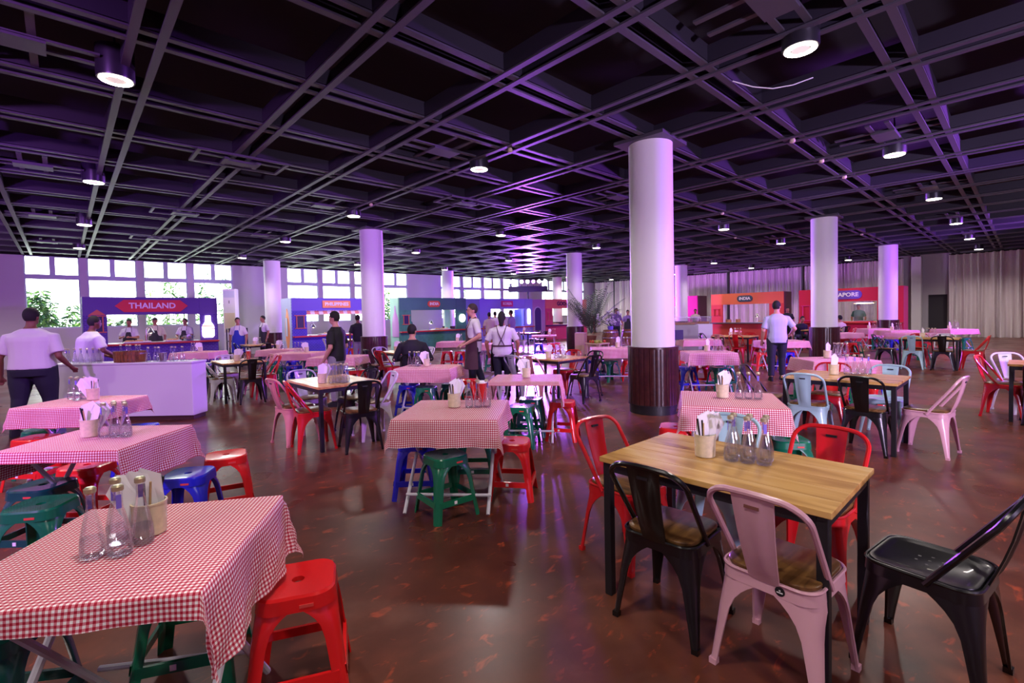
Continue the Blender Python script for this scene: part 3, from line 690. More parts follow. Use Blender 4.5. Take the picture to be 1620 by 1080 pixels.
chair('grey', 5.98, 6.18, 4, W7); chair('rose', 6.02, 5.74, -2, W7); chair('black', 6.50, 5.20, 84, W7); chair('black', 6.98, 5.52, 172, W7); chair('red', 6.98, 6.02, 180, W7); chair('black', 6.36, 6.62, 272, W7)
cluster(6.22, 5.74, TH, D(-48), 'on the pine table behind the waitress', 6, full=False, lite=True)
W8 = 'at the pine table before the orange stall'
pine_table(14.75, 6.0, 0.8, 1.1, 0, 'pine table with red chairs before the orange stall')
chair('rose', 14.35, 6.24, 0, W8); chair('red', 14.36, 5.72, 0, W8); chair('red', 15.15, 5.8, 180, W8); chair('red', 14.8, 5.3, 88, W8); chair('black', 14.7, 6.75, 270, W8)
cluster(14.7, 6.1, TH, D(-50), 'on the pine table before the orange stall', 4, lite=True, full=False)
W9 = 'at the table of the person in black sweater'
pine_table(5.60, 9.62, 0.76, 1.06, 0, 'pine table in front of the seated person in black')
chair('black', 5.18, 10.02, 0, W9); chair('red', 5.18, 9.50, 10, W9); chair('white', 5.98, 9.5, 180, W9); chair('grey', 5.55, 10.4, 270, W9)
cluster(5.5, 9.75, TH, D(-50), 'on the table of the seated person in black', 2, lite=True, full=False)
W10 = 'at the pine table before the lilac stall'
pine_table(14.6, 14.8, 0.8, 1.1, 0, 'pine table with grey chairs before the lilac stall')
chair('white', 14.2, 14.5, 0, W10); chair('grey', 14.2, 15.0, 0, W10); chair('black', 15.1, 14.75, 180, W10); chair('black', 14.75, 14.0, 90, W10)
cluster(14.6, 14.9, TH, D(-50), 'on the pine table before the lilac stall', 4, lite=True, full=False)
W11 = 'at the pine table before the purple stall'
pine_table(4.6, 17.0, 0.8, 1.1, 0, 'pine table with black chairs before the purple stall')
chair('black', 4.2, 17.0, 0, W11); chair('black', 4.6, 16.2, 90, W11); chair('white', 5.0, 17.1, 180, W11)
cluster(4.5, 17.0, TH, D(-50), 'on the pine table before the purple stall', 2, lite=True, full=False)
W12 = 'at the pine table before the blue stall'
pine_table(7.6, 17.2, 0.8, 1.1, 0, 'pine table with white chair before the blue stall')
chair('white', 7.1, 17.2, 0, W12); chair('red', 7.6, 16.4, 90, W12)
W13 = 'at the pine table near the red stall'
pine_table(19.9, 5.05, 0.8, 1.1, 0, 'pine table behind the column near the red stall')
chair('black', 19.5, 5.0, 0, W13); chair('red', 19.9, 4.3, 90, W13)

# --- gingham tables: (cx, cy, w, d, angle, words, overhangs, stools [(colour, lx, ly, turn)] , cluster)
def gingham_table(cx, cy, w, d, ang, words, oh, stools, clus=None, seed=0, far=False):
    rz = D(ang); c, s = math.cos(rz), math.sin(rz)
    folding_table(cx, cy, w, d, rz, 'folding trestle table under the cloth ' + words)
    cloth(cx, cy, w, d, rz, 'red and white gingham cloth ' + words, oh, seed=seed, res=0.05 if far else 0.02)
    P = [[q[1], q[2]] for q in stools]
    for _ in range(60):                      # keep the stools of one table clear of each other
        for i in range(len(P)):
            for j in range(i + 1, len(P)):
                dx, dy = P[j][0] - P[i][0], P[j][1] - P[i][1]; dd = math.hypot(dx, dy) or .01
                if dd < .44: P[j][0] += dx / dd * (.445 - dd); P[j][1] += dy / dd * (.445 - dd)
    stools = [(q[0], p[0], p[1], q[3], q[4] if len(q) > 4 else '') for q, p in zip(stools, P)]
    for col, lx, ly, tn, own in stools:
        stool(col, cx + lx * c - ly * s, cy + lx * s + ly * c, ang + tn, 'at the checked table ' + words, own if own else ('tucked in ' if math.hypot(lx, ly) < .3 else 'drawn out ') if sum(q[0] == col for q in stools) > 1 else '')
    if clus:
        lx, ly, a, n = clus[:4]
        cluster(cx + lx * c - ly * s, cy + lx * s + ly * c, TH, rz + D(a), 'on the checked table ' + words, n, lite=far, full=not far)
O = (0.17, 0.17, 0.16, 0.17)
gingham_table(0.16, 2.11, 0.74, 0.74, -34, 'with the long drooping corner', (0.15, 0.26, 0.075, 0.2), [('red', 0.47, 0.20, 10), ('green', -0.02, 0.40, 8), ('teal', -0.52, 0.10, 0), ('navy', -0.15, -0.42, 10)], None, 1)
T1W = 'on the checked table with the long drooping corner'
cutlery_cup(0.205, 2.165, TH, 2.6, T1W)
for bx_, by_ in ((0.045, 2.075), (0.112, 2.035), (0.112, 2.135), (0.175, 2.085)): bottle(bx_, by_, TH, T1W, 'bottles ' + T1W)
gingham_table(0.17, 4.26, 0.76, 0.68, -43, 'between green and blue stools', (0.2, 0.24, 0.07, 0.17), [('blue', 0.50, 0.10, 10), ('red', 0.50, 0.42, 30, 'beside the blue one '), ('green', -0.02, -0.42, 10), ('teal', -0.34, -0.08, 0), ('red', -0.42, 0.3, 0, 'behind the green ones ')], (-0.1, 0.02, -6, 5), 2)
gingham_table(0.12, 6.42, 0.78, 0.66, -43, 'close against the white bar', (0.14, 0.15, 0.19, 0.17), [('blue', 0.46, 0.12, 12), ('red', -0.2, -0.28, 0), ('green', -0.34, -0.1, 20)], (0.05, 0.06, 170, 4), 3)
gingham_table(2.34, 3.22, 0.80, 0.84, -48, 'with one green stool standing clear', (0.16, 0.17, 0.2, 0.17), [('green', -0.02, -0.30, 42, 'turned cornerwise '), ('blue', -0.36, 0.10, 8), ('red', 0.46, 0.10, -4), ('green', 0.1, 0.42, 4, 'behind the legs ')], (-0.02, 0.08, 0, 3), 4)
gingham_table(4.10, 6.30, 0.86, 0.66, -52, 'before the seated person in black', (0.15, 0.18, 0.2, 0.18), [('blue', -0.34, 0.05, 0), ('green', -0.12, -0.10, 4), ('green', 0.3, 0.2, 0), ('red', 0.38, 0.4, 0)], (-0.05, 0.05, 178, 4), 5)
gingham_table(4.10, 4.16, 0.82, 0.66, -51, 'in the violet floor glare', (0.34, 0.30, 0.05, 0.1), [('green', -0.03, -0.30, -8), ('teal', 0.03, 0.20, 0), ('red', 0.42, 0.02, -8)], (0.0, 0.02, 150, 0), 6)
gingham_table(4.18, 1.75, 0.78, 0.78, -62, 'between column and pine tables', (0.17, 0.18, 0.2, 0.16), [('red', -0.44, 0.12, 0), ('green', 0.42, -0.1, 12), ('green', 0.3, 0.35, 0)], (-0.05, 0.06, -5, 3), 7)
gingham_table(8.85, 4.10, 0.84, 0.70, -49, 'just behind the big column', (0.18, 0.17, 0.22, 0.17), [('blue', -0.36, 0.1, 8), ('green', 0.18, -0.06, 14), ('green', 0.4, 0.3, 0), ('red', 0.02, 0.45, 0), ('red', -0.5, 0.35, 0)], (0.02, 0.1, 8, 3), 8, True)
gingham_table(8.85, 6.25, 0.92, 0.74, -49, 'before the palm planter', (0.18, 0.18, 0.2, 0.17), [('green', -0.06, -0.02, 30), ('blue', -0.46, 0.15, 0), ('navy', -0.3, 0.1, 0), ('red', 0.36, 0.1, 0)], (0.12, 0.05, 0, 2), 9, True)
gingham_table(8.50, 2.00, 0.92, 0.7, -48, 'before the second white column', (0.2, 0.2, 0.2, 0.17), [('green', -0.1, -0.22, 0), ('red', 0.22, -0.35, 20), ('blue', 0.46, -0.05, 0), ('green', -0.42, 0.1, 0)], (-0.02, 0.12, 0, 5), 10, True)
gingham_table(4.20, 13.5, 0.9, 0.75, -48, 'just before the blue violet stall', O, [('green', -0.1, -0.2, 0), ('blue', 0.3, 0.0, 0), ('green', 0.4, 0.2, 0)], (-0.1, 0.05, 0, 2), 11, True)
gingham_table(4.05, 11.7, 0.95, 0.75, -48, 'behind the salmon pink chairs', O, [('blue', 0.02, -0.28, 0), ('green', -0.3, -0.22, 0), ('green', 0.3, -0.05, 0), ('blue', 0.2, 0.25, 0)], (0.15, 0.05, 180, 3), 12, True)
gingham_table(4.12, 9.65, 0.95, 0.75, -48, 'directly behind the black polo person', O, [('red', -0.1, -0.2, 0), ('red', 0.40, -0.05, 0), ('blue', 0.1, 0.15, 0), ('green', -0.42, 0.0, 0)], (-0.2, 0.05, 0, 1), 13, True)
gingham_table(2.55, 14.6, 1.0, 0.75, -46, 'behind the white bar bottles', O, [('red', -0.3, -0.35, 0), ('green', 0.3, -0.2, 0), ('teal', 0.1, -0.3, 0)], (0.0, 0.05, 170, 5), 14, True)
gingham_table(8.75, 12.0, 0.92, 0.72, -47, 'behind the seated person in black', O, [('red', -0.2, -0.1, 0), ('red', 0.05, -0.18, 0), ('blue', 0.28, 0.05, 0)], (0.1, 0.05, 0, 1), 15, True)
gingham_table(8.7, 9.95, 0.9, 0.72, -47, 'between the waiter and waitress', O, [('green', -0.15, -0.1, 4), ('red', 0.25, -0.25, 0)], None, 16, True)
gingham_table(13.0, 12.2, 0.9, 0.72, -46, 'before the coral pink stall', (0.1, 0.1, 0.05, 0.1), [('blue', -0.2, -0.3, 0), ('red', 0.15, -0.3, 0), ('red', 0.4, 0.0, 0)], (0.2, 0.1, 0, 2), 17, True)
gingham_table(12.6, 6.1, 0.95, 0.75, -48, 'before the white display counters', O, [('red', -0.4, -0.1, 0), ('green', 0.2, -0.2, 0)], None, 18, True)
gingham_table(12.9, 4.15, 0.98, 0.75, -48, 'beside the person in pale blue shirt', O, [('blue', 0.12, -0.06, 4), ('red', -0.42, 0.08, 0), ('green', -0.1, 0.2, 0), ('red', 0.3, 0.2, 0)], None, 19, True)
gingham_table(17.6, 3.95, 0.9, 0.75, -47, 'beside the second column base', O, [('red', 0.05, -0.4, 0), ('green', 0.3, -0.15, 0), ('navy', 0.45, 0.15, 0)], None, 20, True)
gingham_table(21.6, 3.85, 0.9, 0.75, -42, 'lit magenta before the red stall', (0.2, 0.2, 0.34, 0.2), [('green', -0.2, -0.3, 0), ('green', 0.2, -0.3, 0), ('red', 0.0, 0.1, 0)], (-0.1, 0.05, 0, 3), 21, True)
gingham_table(20.1, 2.95, 0.9, 0.75, -44, 'beside the red stall column', O, [('blue', -0.3, -0.2, 0), ('green', 0.2, -0.2, 0)], (-0.1, 0.05, 0, 3), 22, True)
gingham_table(17.9, 2.3, 0.9, 0.75, -44, 'behind the black chair facing the drape', O, [('green', 0.0, -0.3, 0), ('red', 0.4, 0.0, 0)], None, 23, True)
gingham_table(21.4, 1.65, 0.9, 0.75, -43, 'right before the tied drape', O, [('green', 0.1, -0.25, 0), ('red', -0.3, -0.1, 0)], (-0.1, 0.05, 0, 3), 24, True)
# red drink tumblers that stand on some tables
mat('tumbler_red', '#c41c18', 0.35)
def tumbler(x, y, where): 
    t = empty('tumbler', (x, y, TH), label='tall red plastic tumbler ' + where, cat='tumbler')
    MB().lathe([(0.03, 0), (0.032, 0.01), (0.045, 0.17), (0.042, 0.17), (0.03, 0.02)], 16).build('cup', 'tumbler_red', t, True); MB().lathe([(0.047, 0.165), (0.048, 0.178), (0.03, 0.185)], 16).build('lid', 'white_metal', t, True)
tumbler(2.66, 10.5, 'on the pine table near the white bar end'); tumbler(2.7, 3.3, 'on the checked table with one green stool standing clear')

# ------------------------------------------------------------------ white bar with its bottles
bd = Vector((1.42 + 0.18, 8.74 - 10.28, 0)); bl = bd.length; bd.normalize(); bn = Vector((-bd.y, bd.x, 0)); brz = math.atan2(bd.y, bd.x)
bc = Vector((0.62, 9.51, 0)) + bn * 0.17
mat('bar_white', '#d9d2e2', 0.45); mat('bar_kick', '#4a2c24', 0.6)
t = empty('white_bar', bc, brz, label='long plain white bar counter with rows of bottles on top', cat='counter')
MB().bbox((0, 0, 0.47), (bl, 0.34, 0.80), 0.006).build('body', 'bar_white', t); MB().bbox((0, 0, 0.885), (bl + 0.02, 0.36, 0.03), 0.006).build('top', 'bar_white', t); MB().box((0, 0.02, 0.035), (bl - 0.06, 0.28, 0.07)).build('kickboard', 'bar_kick', t)
def on_bar(u, v): return bc + bd * u + bn * v
for k in range(7):
    p = on_bar(-0.98 + k * 0.098, -0.08 + (0.06 if k == 0 else 0)); bottle(p.x, p.y, 0.9, 'in the long row on the white bar', 'bottles in the long row on the white bar')
for k in range(6):
    p = on_bar(0.36 + (k + (k > 2)) * 0.085, -0.06 + 0.04 * (k % 2)); bottle(p.x, p.y, 0.9, 'beside the steel shaker on the white bar', 'bottles beside the steel shaker')
p = on_bar(0.62, -0.1); place([('cup', MB().lathe([(0.045, 0), (0.048, 0.01), (0.055, 0.14), (0.052, 0.14), (0.045, 0.03)], 18).mesh('cup', 'steel', True))], 'steel_shaker', (p.x, p.y, 0.9), 0, 'steel ice shaker cup between bottles on the white bar', 'shaker')
p = on_bar(0.03, -0.0); t = empty('barrel_tub', (p.x, p.y, 0.9), brz, label='oval wooden barrel tub with metal hoops on the white bar', cat='tub')
st = MB().loft([[(0.04 * .5, -0.004, 0), (-.02, -0.004, 0), (-.02, 0.012, 0), (.02, 0.012, 0)], [(.023, -0.014, .17), (-.023, -0.014, .17), (-.023, 0.004, .17), (.023, 0.004, .17)]]).mesh('stave', M_BARREL)
for k in range(28):
    a = 2 * PI * k / 28; o = link_mesh('stave', st, t, loc=(0.23 * math.cos(a), 0.15 * math.sin(a), 0), rz=math.atan2(math.sin(a) / .15, math.cos(a) / .23) + PI / 2)
for z, k in ((0.035, 1.02), (0.125, 1.055)):
    MB().loft([[(0.232 * k * math.cos(2 * PI * j / 32), 0.152 * k * math.sin(2 * PI * j / 32), z + dz) for j in range(32)] for dz in (0, 0.022)], caps=False).build('hoop', 'steel', t, True)
MB().lathe([(0.14, 0.012), (0.14, 0.015)], 24).build('bottom', M_BARREL, t)
for k in range(5):
    q = on_bar(0.03 - 0.15 + k * 0.075, -0.0 + 0.03 * (k % 2)); bottle(q.x, q.y, 0.94, 'standing inside the barrel tub', 'bottles inside the barrel tub', True)

# ================================================================== food stalls
mat('neon_white', '#ffffff', emit='#fff6ee', est=3); mat('text_white', '#f4ecf0', 0.6); mat('counter_red', '#b8302a', 0.4); mat('text_violet', '#3a2a6a', 0.6)
mat('lamp_warm', '#fff0c8', emit='#ffdca0', est=10); mat('food_tan', '#c8925a', 0.6, var=.3, vscale=20); mat('tray_white', '#d8d4d0', 0.4)
def flat_poly(pts, y0, y1):       # outline in xz extruded along y
    m = MB(); n = len(pts); m.loft([[(x, y0, z) for x, z in pts], [(x, y1, z) for x, z in pts]]); return m
def rr_xz(cx, cz, w, h, r, n=4): return [(x, z) for x, z in rrect(w, h, r, n, cx, cz)]
def stall(loc, rz, W, H, dep, op, front, side, label, sign, counter='counter_red', pier=None, sign_kind='rect', plate=None, tx='text_white', sz=0.2, extras=None, sgx=None):
    x0, x1, z0, z1 = op
    t = empty('food_stall', loc, rz, label=label, cat='stall', group='country food stalls')
    pm = pier or front
    MB().box((x0 / 2, 0.04, H / 2), (x0, 0.08, H)).build('front_pier', pm, t, loc=(0, 0, 0))
    MB().box(((x1 + W) / 2, 0.04, H / 2), (W - x1, 0.08, H)).build('front_pier', pm, t)
    MB().box(((x0 + x1) / 2, 0.04, (z1 + H) / 2), (x1 - x0, 0.08, H - z1)).build('header_board', front, t)
    for xa, xb in ((0, x0), (x1, W)): MB().box(((xa + xb) / 2, -0.005, (z1 + H) / 2), (xb - xa, 0.01, H - z1)).build('header_board', front, t)
    MB().box(((x0 + x1) / 2, 0.04, z0 / 2), (x1 - x0, 0.08, z0)).build('lower_panel', pm, t)
    MB().bbox((W / 2, -0.07, 0.84), (W, 0.20, 0.055), 0.006).build('counter_ledge', counter, t)
    MB().bbox(((x0 + x1) / 2, 0.33, z0 - 0.02), (x1 - x0, 0.5, 0.04), 0.006).build('worktop', 'tray_white', t)
    for xx in (0.02, W - 0.02): MB().box((xx, dep / 2 + 0.08, H / 2), (0.04, dep, H)).build('side_panel', side, t)
    if sign:
        cx = sgx if sgx is not None else (x0 + x1) / 2; cz = (z1 + H) / 2; tm = text_mesh(sign, sz, 0.008, tx, bold=0.006); tw = max(v.co.x for v in tm.vertices) - min(v.co.x for v in tm.vertices)
        tm.transform(Matrix.Translation((cx, -0.045, cz)) @ Matrix.Rotation(PI / 2, 4, 'X'))
        if plate:
            w, h = tw + sz * 1.0, sz * 1.55
            if sign_kind == 'hex': pts = [(cx - w / 2 - .22, cz), (cx - w / 2, cz - h / 2), (cx + w / 2, cz - h / 2), (cx + w / 2 + .22, cz), (cx + w / 2, cz + h / 2), (cx - w / 2, cz + h / 2)]
            elif sign_kind == 'pill': pts = rr_xz(cx, cz, w, h, h * .48)
            else: pts = rr_xz(cx, cz, w, h, .02)
            o = flat_poly(pts, -0.035, 0.0).build('sign_plate', plate, t); link_mesh('lettering', tm, o)
        else: link_mesh('lettering', tm, t)
    for e in (extras or []): link_mesh(e[0], e[1], t)
    return t
def bottle_neon():
    pts = [(-.13, -.42), (.13, -.42), (.18, -.36), (.18, -.02), (.09, .12), (.08, .34), (-.08, .34), (-.09, .12), (-.18, -.02), (-.18, -.36)]
    return pts
def off(pts, x, z): return [(a + x, b + z) for a, b in pts]
def frame_xz(cx, cz, w, h, m, y=-0.03, th=.03):
    b = MB()
    for s in (-1, 1): b.box((cx + s * w / 2, y, cz), (th, .03, h)); b.box((cx, y, cz + s * h / 2), (w + .16, .03, th))
    return b.mesh('menu_frame', m)
BR_P = brick_print_material('purple_brick_print', '#4a2c8c', '#6a50b0'); BR_B = brick_print_material('blue_brick_print', '#3a2aa8', '#5a48c8')
mat('thai_purple', '#5e4794', 0.6); mat('sign_red', '#d8343c', 0.5); mat('frame_orange', '#c86a50', 0.5); mat('menu_dark', '#2c1c50', 0.6)
ex = [('neon_bottle', flat_poly(off(bottle_neon(), 3.25, 1.38), -.04, -.01).mesh('neon_bottle', 'neon_white')), ('neon_band', flat_poly(rr_xz(3.25, 1.36, .37, .03, .01), -.045, -.04).mesh('neon_band', 'sign_red')), ('neon_band', flat_poly(rr_xz(3.25, 1.26, .37, .03, .01), -.045, -.04).mesh('neon_band', 'sign_red')),
      ('menu_frame', frame_xz(0.33, 1.5, .26, .5, 'frame_orange')), ('menu_board', flat_poly(rr_xz(.33, 1.5, .24, .48, .01), -.02, 0).mesh('menu_board', 'menu_dark')), ('menu_gable', flat_poly([(.12, 1.78), (.54, 1.78), (.33, 1.95)], -.03, -.01).mesh('menu_gable', 'frame_orange'))]
stall((0.45, 19.5, 0), 0, 3.55, 2.34, 1.3, (0.56, 3.02, 0.88, 1.78), 'thai_purple', 'thai_purple', 'purple brick-print food stall with a red hexagon THAILAND sign', 'THAILAND', 'counter_red', BR_P, 'hex', 'sign_red', sz=.25, extras=ex, sgx=1.72)
mat('phil_violet', '#6a54c4', 0.6); mat('phil_orange', '#f0985a', 0.5); mat('phil_side', '#a8b0d8', 0.6); mat('board_white', '#c8d0e4', 0.5)
aw = MB()
for k in range(14):
    x = .56 + k * .17
    if k % 2 == 0: aw.add([(x, .10, 1.86), (x + .17, .10, 1.86), (x + .17, .02, 1.70), (x, .02, 1.70)], [(0, 1, 2, 3)])
aw2 = MB()
for k in range(1, 14, 2):
    x = .56 + k * .17; aw2.add([(x, .10, 1.86), (x + .17, .10, 1.86), (x + .17, .02, 1.70), (x, .02, 1.70)], [(0, 1, 2, 3)])
mat('awning_pink', '#e08a80', 0.7); mat('awning_cream', '#ecdcd8', 0.7)
surf = MB(); n = 14
prof = [(0.02 + .26 * math.sin(PI * k / n) ** .8, .25 + 1.7 * k / n) for k in range(n + 1)]
surf.loft([[(0, .55 - w, z), (-.03, .55, z), (0, .55 + w, z), (.001, .55, z)] for w, z in prof])
surf2 = MB().loft([[(-.034, .55 - w * .4, z), (-.04, .55, z), (-.034, .55 + w * .4, z), (-.03, .55, z)] for w, z in prof[5:12]])
ex = [('awning_stripe', aw.mesh('awning_stripe', 'awning_pink')), ('awning_stripe', aw2.mesh('awning_stripe', 'awning_cream')), ('surfboard_print', surf.mesh('surfboard_print', 'phil_orange', True)), ('surfboard_stripe', surf2.mesh('surfboard_stripe', 'board_white', True)),
      ('menu_frame', frame_xz(0.30, 1.42, .28, .5, 'frame_orange')), ('menu_board', flat_poly(rr_xz(.30, 1.42, .26, .48, .01), -.02, 0).mesh('menu_board', 'menu_dark'))]
stall((6.52, 19.5, 0), 0, 3.55, 2.37, 1.15, (0.56, 3.0, 0.88, 1.86), 'phil_violet', 'phil_side', 'blue violet food stall with orange PHILIPPINES sign and striped awning', 'PHILIPPINES', 'counter_red', BR_B, 'rect', 'phil_orange', sz=.19, extras=ex, sgx=1.78)
mat('green_dark', '#447672', 0.6, var=.2, vscale=1.2); mat('green_leaf', '#3c806a', 0.6, var=.45, vscale=5); mat('mint', '#a0d8b8', 0.6); mat('sign_coral', '#e0604a', 0.5); mat('arch_pink', '#c890c8', 0.6); mat('arch_navy', '#3a2a7a', 0.5)
def arch_pts(cx, w, z0, z1, n=10):
    pts = [(cx - w / 2, z0), (cx + w / 2, z0)]
    for k in range(n + 1):
        a = PI * k / n; pts.append((cx + w / 2 * math.cos(a), z1 - w / 2 + w / 2 * math.sin(a)))
    return pts
sp = MB(); sp.loft([[(-.005, .36 + d, z), (-.03, .36 + d * .6, z), (-.03, .36 - d * .6, z), (-.005, .36 - d, z)] for d, z in ((.30, .62), (.30, 1.2), (.24, 1.5), (.08, 1.75), (.01, 2.05))])
ex = [('arch_print', sp.mesh('arch_print', 'arch_pink', True)), ('menu_frame', frame_xz(0.34, 1.4, .26, .42, 'frame_orange')), ('menu_board', flat_poly(rr_xz(.34, 1.4, .24, .4, .01), -.02, 0).mesh('menu_board', 'menu_dark')),
      ('round_neon', flat_poly(rr_xz(3.55, 1.42, .36, .40, .17, 6), -.045, -.01).mesh('round_neon', 'neon_white')), ('inner_panel', MB().box((3.0, .5, 1.36), (.3, .05, .96)).mesh('inner_panel', 'mint'))]
stall((11.2, 19.5, 0), 0, 3.82, 2.42, 0.75, (0.62, 3.2, 0.88, 1.84), 'green_dark', 'mint', 'dark green leafy food stall with a coral pill shaped INDIA sign', 'INDIA', 'counter_red', 'green_leaf', 'pill', 'sign_coral', sz=.19, extras=ex, sgx=1.88)
mat('slate_blue', '#7a98c4', 0.6); mat('korea_lilac', '#9092ea', 0.6); mat('sign_pink', '#d0307c', 0.5); mat('korea_teal', '#78b0c8', 0.6)
t = empty('blue_screen', (15.02, 19.5, 0), label='slate blue screen with a dark arch beside the green stall', cat='screen')
MB().box((.44, .05, 1.2), (.88, .1, 2.4)).build('panel', 'slate_blue', t); flat_poly(arch_pts(.36, .5, .85, 2.05), -.02, 0).build('arch_border', 'sign_red', t); flat_poly(arch_pts(.36, .42, .85, 2.0), -.03, -.01).build('arch_inset', 'arch_navy', t)
ex = [('pill_neon', flat_poly(rr_xz(3.62, 1.42, .22, .88, .11, 6), -.045, -.01).mesh('pill_neon', 'neon_white')), ('inner_panel', MB().box((3.05, .3, 1.36), (.5, .05, .96)).mesh('inner_panel', 'korea_teal'))]
stall((15.9, 19.5, 0), 0, 3.94, 2.42, 1.0, (0.80, 3.3, 0.88, 1.86), 'korea_lilac', 'korea_lilac', 'lilac food stall with a pink KOREA sign', 'KOREA', 'counter_red', 'korea_lilac', 'rect', 'sign_pink', sz=.2, extras=ex, sgx=1.95)
mat('mauve', '#ba90c8', 0.6); mat('coral', '#f4867c', 0.6); mat('hot_pink', '#e24c80', 0.6)
t = empty('mauve_screen', (19.85, 19.5, 0), label='mauve screen with pale arched niche between lilac and coral stalls', cat='screen')
MB().box((.53, .05, 1.2), (1.06, .1, 2.4)).build('panel', 'mauve', t); flat_poly(arch_pts(.42, .62, .6, 1.98), -.02, 0).build('arch_border', 'board_white', t); flat_poly(arch_pts(.42, .52, .6, 1.92), -.03, -.01).build('arch_inset', 'arch_navy', t)
ex = [('menu_frame', frame_xz(0.32, 1.4, .26, .5, 'awning_pink'))]
stall((20.95, 19.5, 0), 0, 3.9, 2.42, 1.0, (0.62, 3.2, 0.88, 1.86), 'coral', 'hot_pink', 'coral and hot pink food stall half hidden by the palm', 'GOO', 'arch_navy', 'hot_pink', 'rect', None, 'text_violet', sz=.34, extras=ex, sgx=1.38)
# right-hand row, fronts face the hall
mat('india_orange', '#ea7048', 0.6); mat('india_red', '#d8483c', 0.6); mat('sign_slate', '#3c4a5c', 0.5); mat('maroon_side', '#5a1c3c', 0.6); mat('sing_red', '#c81c38', 0.6); mat('sing_pink', '#d8347c', 0.6); mat('sign_violet', '#6a48b0', 0.5); mat('magenta', '#d81c8c', 0.6); mat('grey_ledge', '#6a6a70', 0.4)
ex = [('menu_frame', frame_xz(0.30, 1.42, .24, .34, 'counter_red')), ('arched_figure', MB().box((3.4, .2, 1.2), (.02, .3, 1.6)).mesh('arched_figure', 'arch_navy'))]
stall((26, 11.83, 0), -PI / 2, 3.62, 2.40, 1.1, (0.62, 2.96, 0.86, 1.82), 'india_orange', 'maroon_side', 'orange food stall with a dark pill shaped INDIA sign', 'INDIA', 'grey_ledge', 'india_red', 'pill', 'sign_slate', sz=.21, extras=ex, sgx=1.78)
ex = [('menu_frame', frame_xz(0.32, 1.3, .3, .7, 'sing_pink'))]
stall((26, 7.53, 0), -PI / 2, 3.95, 2.40, 1.1, (0.62, 3.05, 0.9, 1.80), 'sing_red', 'sing_pink', 'red food stall with a violet SINGAPORE sign', 'SINGAPORE', 'counter_red', 'sing_red', 'pill', 'sign_violet', sz=.25, extras=ex, sgx=1.72)
stall((26, 16.4, 0), -PI / 2, 3.78, 2.38, 1.1, (0.62, 2.96, 0.86, 1.82), 'magenta', 'maroon_side', 'magenta food stall behind the slim white column', None, 'grey_ledge', 'magenta')
# heat lamps, pots and trays on the stall counters
def heat_lamp(x, y, z, rz, label):
    t = empty('heat_lamp', (x, y, z), rz, label=label, cat='lamp')
    MB().lathe([(.07, 0), (.07, .015), (.012, .02), (.012, .42)], 12).build('stand', 'steel', t, True); MB().tube([(0, 0, .42), (.05, 0, .47), (.12, 0, .46)], .01, 6).build('arm', 'steel', t, True)
    MB().lathe([(.10, .30), (.085, .34), (.04, .42), (.02, .46)], 16, (.12, 0, 0), caps=False).build('shade', 'steel', t, True); MB().ell((.12, 0, .33), (.045, .045, .045), 10, 6).build('bulb', 'lamp_warm', t, True)
heat_lamp(2.0, 19.75, .88, 0, 'steel heat lamp on the purple stall counter'); heat_lamp(7.3, 19.75, .88, 0, 'steel heat lamp on the blue violet stall counter'); heat_lamp(12.95, 19.75, .88, 0, 'steel heat lamp on the dark green stall counter'); heat_lamp(26.3, 9.6, .86, 0, 'steel heat lamp on the orange stall counter')
def pot(x, y, z, r, h, label, m='steel'):
    t = empty('cooking_pot', (x, y, z), label=label, cat='pot'); MB().lathe([(r * .95, 0), (r, .01), (r, h), (r * .94, h), (r * .9, .02)], 18).build('body', m, t, True)
    for s in (-1, 1): MB().tube([(s * r, -.03, h * .7), (s * (r + .04), 0, h * .72), (s * r, .03, h * .7)], .007, 6).build('handle', 'steel', t, True)
pot(3.15, 19.72, .88, .14, .18, 'steel stock pot on the purple stall counter'); pot(26.25, 11.0, .86, .14, .16, 'copper pot on the orange stall counter', 'food_tan'); pot(26.25, 10.5, .86, .12, .18, 'tall copper urn on the orange stall counter', 'food_tan'); pot(26.3, 6.2, .9, .2, .2, 'round dark rice cooker on the red stall counter', 'food_tan')
def tray(x, y, z, w, d, label, rz=0, m='food_tan'):
    t = empty('food_tray', (x, y, z), rz, label=label, cat='tray'); MB().bbox((0, 0, .02), (w, d, .04), .005).build('tray', 'tray_white', t); R = random.Random(int(x * 7))
    f = MB()
    for k in range(9): f.ell((R.uniform(-w * .38, w * .38), R.uniform(-d * .3, d * .3), .05), (.06, .05, .035), 8, 5)
    f.build('food', m, t, True)
tray(1.75, 19.7, .88, .7, .34, 'tray of fried food on the purple stall counter'); tray(2.7, 19.7, .88, .45, .34, 'tray of golden snacks beside the stock pot'); tray(8.1, 19.7, .88, .9, .34, 'tray of skewers on the blue violet stall counter'); tray(13.6, 19.7, .88, .9, .36, 'flat bread tray on the dark green stall counter'); tray(21.9, 19.7, .88, .6, .34, 'tray on the coral stall counter'); tray(26.3, 9.3, .86, .34, .7, 'lit tray on the orange stall counter', 0, 'awning_pink')
t = empty('glass_hood', (26.35, 5.0, .9), label='lit glass food display cabinet on the red stall counter', cat='display')
MB().box((0, 0, .42), (.4, .7, .84)).build('glass', M_GLASS, t); MB().box((0, 0, .84), (.42, .72, .04)).build('top', 'tray_white', t); MB().box((0, 0, .80), (.3, .6, .02)).build('lamp_strip', 'lamp_warm', t); MB().box((0, 0, .02), (.42, .72, .04)).build('base', 'steel', t)

